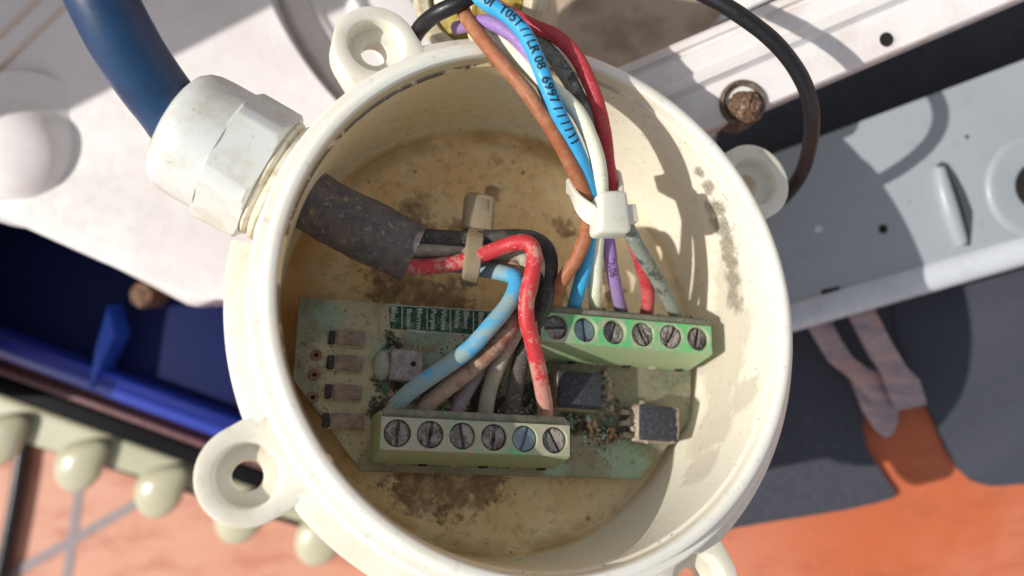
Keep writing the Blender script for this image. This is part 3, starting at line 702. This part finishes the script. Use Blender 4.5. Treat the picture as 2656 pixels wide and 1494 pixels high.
# ------------------------------------------------------------------ main cable
mc = empty('power_cable', BOX @ Matrix.Translation(((gx*60+GO)*S)), 'thick blue rubber cable from the upper left with its dusty dark end inside the box', 'cable')
BI = BOX.inverted()
def WB(px, py, z): return (BI @ (W(px, py, z)*S))/S
bm = bmesh.new()
pts = [gx*50+GO, gx*54+GO, gx*58.5+GO, WB(440, 278, -3), WB(408, 239, -1.6), WB(348, 152, 1.5), WB(295, 60, 4), WB(253, -30, 5.5), WB(215, -130, 6)]
tube(bm, pts, 4.8, 40, 1, .004)
blink('blue_sheath', bm, M['bluecable'], mc, smooth=60)
bm = bmesh.new()
e_ = L(1072, 657, -14.6)
pts = [gx*44+GO, gx*38+GO, L(850, 548, -14.8), L(930, 588, -14.8), L(1000, 622, -14.7), e_]
fr = tube(bm, pts, lambda s: 4.85+.12*math.sin(s*.5), 40, .7, .012)
blink('dusty_sheath_end', bm, M['sheathin'], mc, smooth=50)

# ------------------------------------------------------------------ circuit board
pb = empty('circuit_board', BOX @ Matrix.Translation((0, -.011, -.0254)), 'dusty corroded green circuit board with two green terminal blocks lying in the cream box', 'circuit board')
BT = -23.8
bm = bmesh.new()
slab(bm, [(-34.3, 3.1), (36.0, 2.6), (35.3, -5.4), (34.8, -14.3), (24.2, -24.8), (-23.3, -24.1), (-34.5, -10.2)], BT-1.6, BT, .12, 2)
blink('board', bm, M['pcb'], pb, smooth=40)
# stand-offs that carry the board
for q in ((-28, -2), (30, -10), (-16, -22), (18, -22)):
    bm = bmesh.new(); disc(bm, [(1.6, -28.6), (1.6, BT-1.6)], Vector((q[0], q[1], 0)), Vector((0, 0, 1)), 16)
    blink('standoff', bm, M['boxout'], pb)
def onboard(px, py, dz=.03): return L(px, py, BT+dz)
p = [onboard(*q) for q in ((1008, 791), (1292, 808), (1290, 874), (1150, 865), (1050, 856), (1012, 852))]
bm = bmesh.new(); slab(bm, [(q.x, q.y) for q in p], BT-.1, BT+.02, 0)
blink('green_panel', bm, M['mask'], pb)
bm = bmesh.new()
def ln(p, q, wd=.16):
    a, b = onboard(*p), onboard(*q); s_ = strip(a, b, wd, 0, 0); slab(bm, s_[0], BT-.05, BT+.05, 0)
ln((1008, 791), (1292, 808)); ln((1056, 856), (1225, 869)); ln((1076, 861), (1110, 863), .12)
for x in (1043, 1108, 1168, 1228): ln((x, 794+(x-1011)*.06), (x, 850+(x-1011)*.075), .14)
SR = math.radians(-90.5)
for wd, x, y in (('Bleu', 1016, 794), ('Brown', 1056, 800), ('Marron', 1083, 799), ('Purple', 1119, 801), ('Violet', 1146, 803), ('White', 1180, 804), ('Blanc', 1204, 806), ('Black', 1242, 809), ('Noir', 1264, 811)):
    tb = text_bm(wd, 1.28, .022); o_ = onboard(x, y)
    ym = max(v.co.y for v in tb.verts); xm = max(v.co.x for v in tb.verts); wl = {4: 2.5, 5: 3.1, 6: 3.6}[len(wd)]
    vm = {}
    for v in tb.verts:
        q = Vector((v.co.x*wl/xm, v.co.y*.95, 0)); q = Matrix.Rotation(SR, 3, 'Z') @ q
        vm[v] = bm.verts.new((o_.x+q.x, o_.y+q.y, BT+.06))
    for f in tb.faces:
        try: bm.faces.new([vm[v] for v in f.verts])
        except ValueError: pass
    tb.free()
blink('silkscreen', bm, M['silk'], pb)

# small parts, left field
for (cx, cy), wd in zip(((910, 878), (905, 942), (900, 1017), (900, 1092)), (4.4, 4.2, 4.3, 5)):
    c = onboard(cx, cy, .5); bm = bmesh.new()
    block(bm, (c.x, c.y, BT+.55), (wd, 2.35, 1.1), -1.5, .18); r_ = blink('resistor', bm, M['smd'], pb, smooth=40)
    bm = bmesh.new(); block(bm, (c.x-.2, c.y, BT+.25), (wd+.7, 2.8, .55), -1.5, .2); blink('lacquer', bm, M['smdclear'], r_, smooth=40)
    bm = bmesh.new(); block(bm, (c.x-wd/2-.75, c.y, BT+.4), (1.1, 2.2, .8), -1.5, .2)
    for v in bm.verts: v.co += Vector((random.uniform(-.08, .08),)*2+(0,))
    blink('end_cap', bm, M['smdend'], r_, smooth=40)
for q in ((820, 921), (815, 972), (811, 1031)):
    c = onboard(*q); bm = bmesh.new(); disc(bm, [(.95, -.1), (.9, .22), (.75, .3), (.42, .25), (.28, 0), (.2, -.4)], Vector((c.x, c.y, BT)), Vector((0, 0, 1)), 22, cap=False)
    blink('solder_pad', bm, M['copper'], pb, smooth=50)
    bm = bmesh.new(); disc(bm, [(.3, .0), (.3, .06), (.01, .06)], Vector((c.x, c.y, BT)), Vector((0, 0, 1)), 12); blink('via_hole', bm, M['hole'], pb)
c = onboard(1053, 950, .8); bm = bmesh.new(); block(bm, (c.x, c.y, BT+.9), (5.2, 5.2, 1.8), -3, .5, 3)
cap_ = blink('capacitor', bm, M['pale'], pb, smooth=50)
bm = bmesh.new(); q = onboard(1072, 944, 1.8); disc(bm, [(.45, 0), (.35, .05), (.01, -.02)], Vector((q.x, q.y, BT+1.8)), Vector((0, 0, 1)), 14); blink('vent_hole', bm, M['hole'], cap_)
bm = bmesh.new(); q = onboard(992, 948, .5); bmesh.ops.create_icosphere(bm, subdivisions=3, radius=1)
for v in bm.verts: v.co = Vector((v.co.x*1.5*(1+random.uniform(-.04, .04)), v.co.y*2.5, v.co.z*1.0))+Vector((q.x, q.y, BT+.3))
blink('solder_blob', bm, simple('pale_solder', 'b3b3a4', [('8f9a86', .8, .4, .6, .7)], .6, bump=.5), pb, smooth=60)
# two black parts, right field
def chip(c0, sz, mat, side, hh, rot, nm, pinm):
    c = L(c0[0], c0[1], BT+hh); bm = bmesh.new(); block(bm, (c.x, c.y, BT+hh/2), (sz[0], sz[1], hh), rot, .3, 2, .04)
    o_ = blink(nm, bm, mat, pb, smooth=40)
    for i, dy in enumerate((-1.9, .1, 2.0)):
        bm = bmesh.new(); block(bm, (c.x+side*(sz[0]/2+.75), c.y+dy, BT+1.5), (2.0, .9, .7), rot, .15)
        block(bm, (c.x+side*(sz[0]/2+1.6), c.y+dy, BT+.8), (.6, .8, 1.6), rot, .12)
        blink('pin', bm, pinm, o_, smooth=40)
    return o_
cA = L(1506, 1012, BT+4.4); cB = L(1712, 1098, BT+4.4)
chip((1506, 1012), (8.2, 6.4), chipmat('dusty_black_component', cA, 5.3, 4.1, BT+4.4), 1, 4.4, -2, 'transistor', M['screw'])
c2 = chip((1712, 1098), (7.8, 6.2), chipmat('mud_edged_component', cB+Vector((-.5, .3, 0)), 3.9, 3.7, BT+4.4), -1, 4.4, -3, 'transistor', M['crust'])

# terminal blocks
def terminal(start, ang, pitch, h0, mat, slots, ntop, nm):
    """six-way block; top face at height h0 over the board; each pole a square with a round screw well"""
    a = math.radians(ang); X = Vector((math.cos(a), math.sin(a), 0)); Y = Vector((-X.y, X.x, 0)); O = Vector((start[0], start[1], BT))
    def P(x, y, z): return O + X*x + Y*y + Vector((0, 0, z))
    bm = bmesh.new(); hw = pitch/2; N = 32; rw = 2.02; yt0, yt1 = -2.45, 2.35
    for k in range(6):
        xc = k*pitch; sq, ci, cl = [], [], []
        for j in range(N):
            t = 2*math.pi*(j+.5)/N; cs, sn = math.cos(t), math.sin(t)
            xl = hw if cs > 0 else -hw; yl = yt1 if sn > 0 else yt0
            m_ = min(abs(xl/cs) if abs(cs) > 1e-6 else 99, abs(yl/sn) if abs(sn) > 1e-6 else 99)
            sq.append(P(xc+cs*m_, sn*m_, h0)); ci.append(P(xc+cs*rw, sn*rw, h0)); cl.append(P(xc+cs*rw, sn*rw, h0-1.9))
        # square corners
        for cxn, cyn in ((1, 1), (-1, 1), (-1, -1), (1, -1)):
            cp = Vector(P(xc+cxn*hw, yt1 if cyn > 0 else yt0, h0)); j = min(range(N), key=lambda q: (sq[q]-cp).length); sq[j] = cp
        rnd = lambda R: [P(xc+math.cos(2*math.pi*(j+.5)/N)*R, math.sin(2*math.pi*(j+.5)/N)*R, h0-.1) for j in range(N)]
        ci2 = [p_.lerp(P(xc, 0, h0), -.05) for p_ in ci]
        skin(bm, [sq, ci2, [p_-Vector((0, 0, .12)) for p_ in ci], cl], cap0=False, cap1=False)
    x0, x1 = -hw, 5*pitch+hw
    prof = [(yt1, h0), (yt1, h0-1.0), (3.3, h0-1.1), (3.4, h0-1.6), (3.4, .1), (-3.9, .1), (-3.9, 2.4), (-3.5, 4.6), (-2.75, h0-.9), (yt0, h0)]
    skin(bm, [[P(x, y_, z_) for y_, z_ in prof] for x in (x0, x1)], cap0=True, cap1=True)
    for f in [f for f in bm.faces if len(f.verts) == 4 and all(abs((v.co-O).z-h0) < 1e-3 for v in f.verts) and f.calc_area() > 80]: bm.faces.remove(f)
    bmesh.ops.remove_doubles(bm, verts=bm.verts, dist=.004)
    bmesh.ops.recalc_face_normals(bm, faces=bm.faces)
    o_ = blink(nm, bm, mat, pb, smooth=35)
    # little notches along the front foot
    for k in range(6):
        bm = bmesh.new(); c = P(k*pitch+.8, -3.95, 1.2); block(bm, c, (1.3, .5, 1.1), ang, .1)
        blink('foot_notch', bm, M['hole'] if k % 2 else M['crust'], o_, smooth=40)
    bm = bmesh.new(); xm = (x0+x1)/2
    cc = P(xm, 2.9, h0-1.0); block(bm, cc, (x1-x0-.6, 1.5, .5), ang, .15)
    for v in bm.verts: v.co += Vector((random.uniform(-.05, .05), random.uniform(-.12, .12), random.uniform(-.05, .12)))
    blink('dirty_shelf', bm, M['tbback'], o_, smooth=40)
    for k, (sa, mt, dz) in enumerate(slots):
        bm = bmesh.new(); c = P(k*pitch, 0, h0-dz); R = 1.88; N2 = 30
        ga = .26; t0 = math.asin(ga/R)
        for hi_, sgn in enumerate((0, math.pi)):
            top = [Vector((math.cos(t)*R, math.sin(t)*R, 0)) for t in [t0+(math.pi-2*t0)*i/N2 for i in range(N2+1)]]
            rot = Matrix.Rotation(sgn+math.radians(sa), 3, 'Z')
            rings = [[rot @ (p_*f_)+Vector((0, 0, z_))+c + (rot @ Vector((0, ga*(1-f_), 0))) for p_ in top] for f_, z_ in ((1, -1.2), (1, -.1), (.94, 0))]
            skin(bm, rings, mi=hi_)
        disc(bm, [(R, -1.4), (R, -.55), (.01, -.55)], c, Vector((0, 0, 1)), 30)
        if mt == 'screwcrust':
            bmesh.ops.triangulate(bm, faces=bm.faces)
            bmesh.ops.subdivide_edges(bm, edges=[e for e in bm.edges if e.calc_length() > .5], cuts=2)
            for v in bm.verts:
                if (v.co-c).xy.length < R-.1: v.co += Vector((random.uniform(-.08, .08), random.uniform(-.08, .08), random.uniform(-.1, .45)))
        blink('screw', bm, None, o_, smooth=35, mats=[M[mt], M['screwcrust' if mt == 'screw' else mt]])
    return o_
G, K, Q = 'screwgrey', 'screw', 'screwcrust'
tb1 = terminal((-19.55, -18.98), -.94, 4.96, 9.8, M['tb1'], [(85, Q, .35), (80, Q, .2), (100, K, .4), (85, Q, .4), (72, G, .35), (118, K, .5)], 0, 'terminal_block')
tag(tb1, 'dirtier green terminal block near the bottom edge of the board')
tb2 = terminal((5.7, -1.35), -.75, 5.17, 9.8, M['tb2'], [(5, K, .6), (95, G, .9), (70, K, .9), (115, Q, .7), (60, Q, .25), (80, Q, .8)], 0, 'terminal_block')
tag(tb2, 'sunlit green terminal block at the upper right of the board')

# corrosion crumbs scattered on the board
bm = bmesh.new(); rg = random.Random(3)
def crumb(x, y, z, s_):
    r_ = bmesh.ops.create_icosphere(bm, subdivisions=1, radius=s_)
    k3 = (rg.uniform(.6, 1.4), rg.uniform(.6, 1.4), rg.uniform(.35, .8))
    for v in r_['verts']: v.co = Vector((v.co.x*k3[0]*rg.uniform(.7, 1.3)+x, v.co.y*k3[1]*rg.uniform(.7, 1.3)+y, v.co.z*k3[2]+z))
for cx_, cy_, sx, sy, n_, smax in ((-19.6, -9, 1.3, 5.5, 230, .42), (-10, -13.5, 5, 1.6, 150, .4), (2, -13, 4, 3, 120, .35), (13.5, -16, 3.2, 1.3, 120, .45), (20, -14.5, 1.8, 3, 80, .4),
                         (17.5, -18, 4, 1.3, 90, .35), (-27, -9, 5, 7, 120, .14), (10, -21, 9, 1.5, 70, .2), (25, -9, 6, 4, 60, .14), (-8, -4, 6, 2.2, 120, .2), (-14, -4.4, 3, .7, 70, .28)):
    for _ in range(n_):
        x, y = rg.gauss(cx_, sx*.6), rg.gauss(cy_, sy*.6)
        if x*x+y*y > 36.5**2 or y < -24 or y > 2.6 or x < -33.8 or x > 34.5 or (x < -23 and y < -24-(x+23)*1.2): continue
        crumb(x, y, BT+.02, rg.uniform(.06, smax)**1.0)
o_ = blink('corrosion_crumbs', bm, M['crumb'], pb, smooth=60); o_['kind'] = 'stuff'
bm = bmesh.new(); rg = random.Random(5)      # caked crust by the pins
for cx_, cy_, sx, sy, n_, sm in ((24.0, -14.0, .9, .9, 22, .9), (24.4, -16.6, 1.2, 1.2, 26, .9), (18.8, -9.0, .6, 1.6, 18, .6), (14.5, -16.0, 1.8, .8, 16, .8)):
    for _ in range(n_): crumb(rg.gauss(cx_, sx*.6), rg.gauss(cy_, sy*.6), BT+rg.uniform(.3, 2.0 if cx_ > 23 else .8), rg.uniform(.3, sm))
for k_ in range(6):
    for _ in range(9): crumb(5.7+5.17*k_-.8+rg.gauss(0, .8), 2.7+rg.gauss(0, .25), BT+rg.uniform(3, 7.6), rg.uniform(.12, .42))
    for _ in range(7): crumb(-19.55+4.96*k_+rg.gauss(0, 1), -18.98+4.3+rg.gauss(0, .3), BT+rg.uniform(2, 6.5), rg.uniform(.1, .32))
o_ = blink('mineral_crust', bm, M['crumb'], pb, smooth=60)

bm = bmesh.new()
for _ in range(46): crumb(rg.gauss(23.4, .55), rg.gauss(-15.3, 1.5), BT+rg.uniform(1.2, 3.6), rg.uniform(.35, .85))
for _ in range(16): crumb(rg.gauss(18.6, .5), rg.gauss(-10.2, 1.5), BT+rg.uniform(.6, 2.2), rg.uniform(.3, .6))
blink('dried_mud', bm, M['crust'], pb, smooth=40)

# ------------------------------------------------------------------ wires
WIRES = {}
def wire(key, pts, r, mat, label, grp, endr=None, seed=1):
    bm = bmesh.new(); pp = [L(*p_) if not isinstance(p_, Vector) else p_ for p_ in pts]
    fr_ = tube(bm, pp, r, 22, .45, .012, seed=seed)
    o_ = link('wire', bm, M[mat], None, smooth=60); o_.matrix_world = BOX
    tag(o_, label, 'wire', grp); WIRES[key] = (o_, fr_); return o_
GL_ = 'cable cores running from the sheath end to the lower terminal block'
def E1(k): # entry into block 1
    return Vector((-19.55+4.96*k, -18.98+3.0, -19.4)) + Vector((0, 0, 0))
def E2(k): return Vector((5.7+5.17*k, -1.35+3.0, -19.0))
sx = lambda dx, dy, h: L(1045+dx, 645+dy, h)
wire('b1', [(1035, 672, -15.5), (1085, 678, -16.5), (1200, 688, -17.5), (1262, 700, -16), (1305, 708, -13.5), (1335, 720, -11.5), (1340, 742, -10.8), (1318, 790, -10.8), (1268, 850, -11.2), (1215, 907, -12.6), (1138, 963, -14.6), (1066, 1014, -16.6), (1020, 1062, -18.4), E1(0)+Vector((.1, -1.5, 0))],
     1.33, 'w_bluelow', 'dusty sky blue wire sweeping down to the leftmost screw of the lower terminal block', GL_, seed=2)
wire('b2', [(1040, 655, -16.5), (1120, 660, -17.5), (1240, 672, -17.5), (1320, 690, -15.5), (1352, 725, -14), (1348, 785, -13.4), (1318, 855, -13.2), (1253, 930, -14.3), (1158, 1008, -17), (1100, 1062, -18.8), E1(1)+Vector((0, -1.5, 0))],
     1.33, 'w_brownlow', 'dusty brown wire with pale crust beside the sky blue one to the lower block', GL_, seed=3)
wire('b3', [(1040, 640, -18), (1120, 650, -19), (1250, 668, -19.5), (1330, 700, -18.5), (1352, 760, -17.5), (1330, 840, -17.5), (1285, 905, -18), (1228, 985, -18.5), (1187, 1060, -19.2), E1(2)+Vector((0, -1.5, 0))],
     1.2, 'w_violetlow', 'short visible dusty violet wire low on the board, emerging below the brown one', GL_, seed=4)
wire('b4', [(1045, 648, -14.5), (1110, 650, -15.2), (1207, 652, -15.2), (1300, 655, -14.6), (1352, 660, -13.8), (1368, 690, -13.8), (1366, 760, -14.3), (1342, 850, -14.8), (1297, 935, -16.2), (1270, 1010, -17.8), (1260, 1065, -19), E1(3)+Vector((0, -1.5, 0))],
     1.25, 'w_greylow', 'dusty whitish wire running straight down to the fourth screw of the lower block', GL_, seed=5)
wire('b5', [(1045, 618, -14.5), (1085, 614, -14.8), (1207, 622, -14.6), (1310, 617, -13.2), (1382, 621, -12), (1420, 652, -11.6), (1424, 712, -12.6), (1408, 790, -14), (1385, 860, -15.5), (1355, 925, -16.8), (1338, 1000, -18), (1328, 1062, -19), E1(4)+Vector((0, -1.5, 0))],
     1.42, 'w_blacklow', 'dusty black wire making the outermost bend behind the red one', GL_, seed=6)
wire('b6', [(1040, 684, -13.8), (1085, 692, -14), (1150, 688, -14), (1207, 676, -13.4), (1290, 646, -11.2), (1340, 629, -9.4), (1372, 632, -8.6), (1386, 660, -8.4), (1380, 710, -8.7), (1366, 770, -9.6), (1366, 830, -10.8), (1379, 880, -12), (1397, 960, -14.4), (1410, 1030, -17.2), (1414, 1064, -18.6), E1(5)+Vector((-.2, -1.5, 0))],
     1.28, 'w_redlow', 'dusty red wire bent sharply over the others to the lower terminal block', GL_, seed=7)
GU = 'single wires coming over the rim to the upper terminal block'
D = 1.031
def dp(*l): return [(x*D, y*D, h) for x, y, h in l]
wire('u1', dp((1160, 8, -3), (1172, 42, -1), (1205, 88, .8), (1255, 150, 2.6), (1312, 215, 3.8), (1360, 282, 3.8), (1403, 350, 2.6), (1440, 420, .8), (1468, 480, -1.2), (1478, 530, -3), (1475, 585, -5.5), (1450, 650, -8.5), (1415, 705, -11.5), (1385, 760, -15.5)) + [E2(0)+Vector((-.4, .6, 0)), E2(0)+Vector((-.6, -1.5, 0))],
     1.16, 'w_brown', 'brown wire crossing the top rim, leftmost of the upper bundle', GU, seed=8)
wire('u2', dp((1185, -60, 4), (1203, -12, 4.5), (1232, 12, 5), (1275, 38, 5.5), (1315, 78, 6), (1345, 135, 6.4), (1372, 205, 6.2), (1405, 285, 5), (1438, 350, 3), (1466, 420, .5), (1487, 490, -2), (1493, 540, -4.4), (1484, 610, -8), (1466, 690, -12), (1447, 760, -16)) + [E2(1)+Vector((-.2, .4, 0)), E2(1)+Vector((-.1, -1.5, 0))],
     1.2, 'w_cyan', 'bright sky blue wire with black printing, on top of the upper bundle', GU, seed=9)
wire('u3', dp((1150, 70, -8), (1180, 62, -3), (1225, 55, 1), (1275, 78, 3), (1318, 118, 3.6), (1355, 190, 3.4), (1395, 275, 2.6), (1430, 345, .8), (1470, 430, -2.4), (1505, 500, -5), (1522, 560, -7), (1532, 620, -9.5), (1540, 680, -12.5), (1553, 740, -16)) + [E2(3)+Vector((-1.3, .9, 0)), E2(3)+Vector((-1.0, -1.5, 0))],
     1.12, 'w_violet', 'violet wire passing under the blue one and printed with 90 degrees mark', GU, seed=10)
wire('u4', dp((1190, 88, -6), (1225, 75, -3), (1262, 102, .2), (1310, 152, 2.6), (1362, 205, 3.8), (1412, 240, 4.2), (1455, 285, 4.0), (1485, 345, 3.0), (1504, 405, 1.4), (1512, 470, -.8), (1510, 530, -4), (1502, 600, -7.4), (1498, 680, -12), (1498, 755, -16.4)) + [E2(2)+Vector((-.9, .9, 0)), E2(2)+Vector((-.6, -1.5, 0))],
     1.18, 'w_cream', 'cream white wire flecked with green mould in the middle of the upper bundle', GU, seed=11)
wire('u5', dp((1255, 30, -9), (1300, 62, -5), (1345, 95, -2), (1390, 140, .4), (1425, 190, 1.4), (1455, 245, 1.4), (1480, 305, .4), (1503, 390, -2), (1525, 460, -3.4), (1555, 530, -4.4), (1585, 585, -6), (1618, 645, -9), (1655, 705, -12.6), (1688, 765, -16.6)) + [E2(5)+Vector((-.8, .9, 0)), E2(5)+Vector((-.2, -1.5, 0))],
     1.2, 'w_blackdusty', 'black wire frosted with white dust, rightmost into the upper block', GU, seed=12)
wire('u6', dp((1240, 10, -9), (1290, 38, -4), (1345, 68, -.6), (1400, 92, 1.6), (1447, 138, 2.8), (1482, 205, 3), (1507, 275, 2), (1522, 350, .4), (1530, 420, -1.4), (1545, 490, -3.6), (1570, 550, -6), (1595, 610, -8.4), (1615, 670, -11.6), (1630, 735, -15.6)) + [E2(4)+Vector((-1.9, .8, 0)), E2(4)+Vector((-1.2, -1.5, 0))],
     1.16, 'w_red', 'red wire on the outer right of the upper bundle', GU, seed=13)
VD = (BI.to_3x3() @ Vector((0, 0, 1))).normalized()      # print faces up
o_, fr_ = WIRES['u2']
t_ = wrap_text(fr_, '200I  T05T / / LR 08  6997 / / / / I I', 1.95, 3.2, 1.2, (VD+Vector((.1, .1, 0))).normalized(), M['ink'], 'print', None, bold=.05)
t_.parent = o_
o_, fr_ = WIRES['u3']
tot = fr_[-1][0]
t_ = wrap_text(fr_, '90°C', 1.75, tot-15.5, 1.12, (VD+Vector((-.1, .1, 0))).normalized(), M['inkfade'], 'print', None, flip=True, bold=.02)
t_.parent = o_

# ------------------------------------------------------------------ cable ties
def strap(bm, pts, wd, th, nrm=None, step=.4):
    """flat band along pts; nrm(i) gives the flat face normal"""
    path = catmull(pts, step); rings = []
    for i, p_ in enumerate(path):
        T = (path[min(i+1, len(path)-1)]-path[max(i-1, 0)]).normalized(); side = nrm(i/len(path)) if callable(nrm) else nrm
        side = (side-T*side.dot(T)).normalized(); up = T.cross(side)
        rings.append([p_+side*a+up*b for a, b in ((-wd/2, -th/2), (wd/2, -th/2), (wd/2, th/2), (-wd/2, th/2))])
    skin(bm, rings); bmesh.ops.recalc_face_normals(bm, faces=bm.faces)
t1 = empty('cable_tie', BOX @ Matrix.Translation(L(1240, 560, -20)*S), 'dusty translucent cable tie round the lower cores, head standing up above them', 'cable tie', 'nylon cable ties')
bm = bmesh.new(); c = L(1241, 556, -16.2); block(bm, c, (5.0, 6.6, 3.4), -4, .8, 3)
hd = blink('tie_head', bm, M['tiedusty'], t1, smooth=50)
bm = bmesh.new(); block(bm, c+Vector((.1, 1.2, 1.7)), (2.2, 1.9, .25), -4, .1); blink('pawl', bm, simple('pawl_shade', '8d836c', [], .5), hd, smooth=40)
bm = bmesh.new()
strap(bm, [L(1238, 585, -18), L(1236, 600, -14.6), L(1232, 622, -12.4), L(1228, 660, -11.9), L(1223, 700, -12.4), L(1219, 722, -14.6), L(1217, 734, -19), L(1226, 700, -21.5), L(1236, 640, -21.6), L(1240, 590, -20)], 2.7, .9, Vector((1, 0, 0)))
bmesh.ops.bevel(bm, geom=[e for e in bm.edges if len(e.link_faces) == 2 and e.calc_face_angle(0) > 1], offset=.2, segments=2, affect='EDGES')
blink('tie_strap', bm, M['tiedusty'], t1, smooth=50)
t2 = empty('cable_tie', BOX @ Matrix.Translation(L(1585, 555, -4)*S), 'clean white translucent cable tie with a big head round the upper wires', 'cable tie', 'nylon cable ties')
c = L(1583, 556, .2)
bm = bmesh.new(); block(bm, c, (5.6, 6.8, 4.2), 6, .9, 4)
for v in bm.verts:
    q = v.co-c; v.co = c + Vector((q.x + .10*q.y - .16*max(0, q.y)*(1 if q.x > 0 else -1), q.y, q.z - .12*abs(q.x)))
blink('tie_head', bm, M['tie'], t2, smooth=55)
bm = bmesh.new()
strap(bm, [L(1565, 575, .6), L(1528, 552, .2), L(1502, 528, -.8), L(1486, 500, -2.4), L(1480, 480, -4.6), L(1496, 470, -7), L(1530, 470, -8.4), L(1568, 468, -7.6), L(1594, 462, -5.2), L(1602, 480, -3.4), L(1606, 520, -1.4), L(1598, 545, -.2)], 2.9, .85,
      lambda t: Vector((-.35, 1, .25)) if t < .3 else Vector((.1, 1, .5)))
bmesh.ops.bevel(bm, geom=[e for e in bm.edges if len(e.link_faces) == 2 and e.calc_face_angle(0) > 1], offset=.2, segments=2, affect='EDGES')
blink('tie_strap', bm, M['tie'], t2, smooth=50)
bm = bmesh.new(); c = L(1632, 556, .6); block(bm, c, (2.2, 2.9, 1.5), 8, .25)
blink('tie_tail', bm, M['tie'], t2, smooth=50)
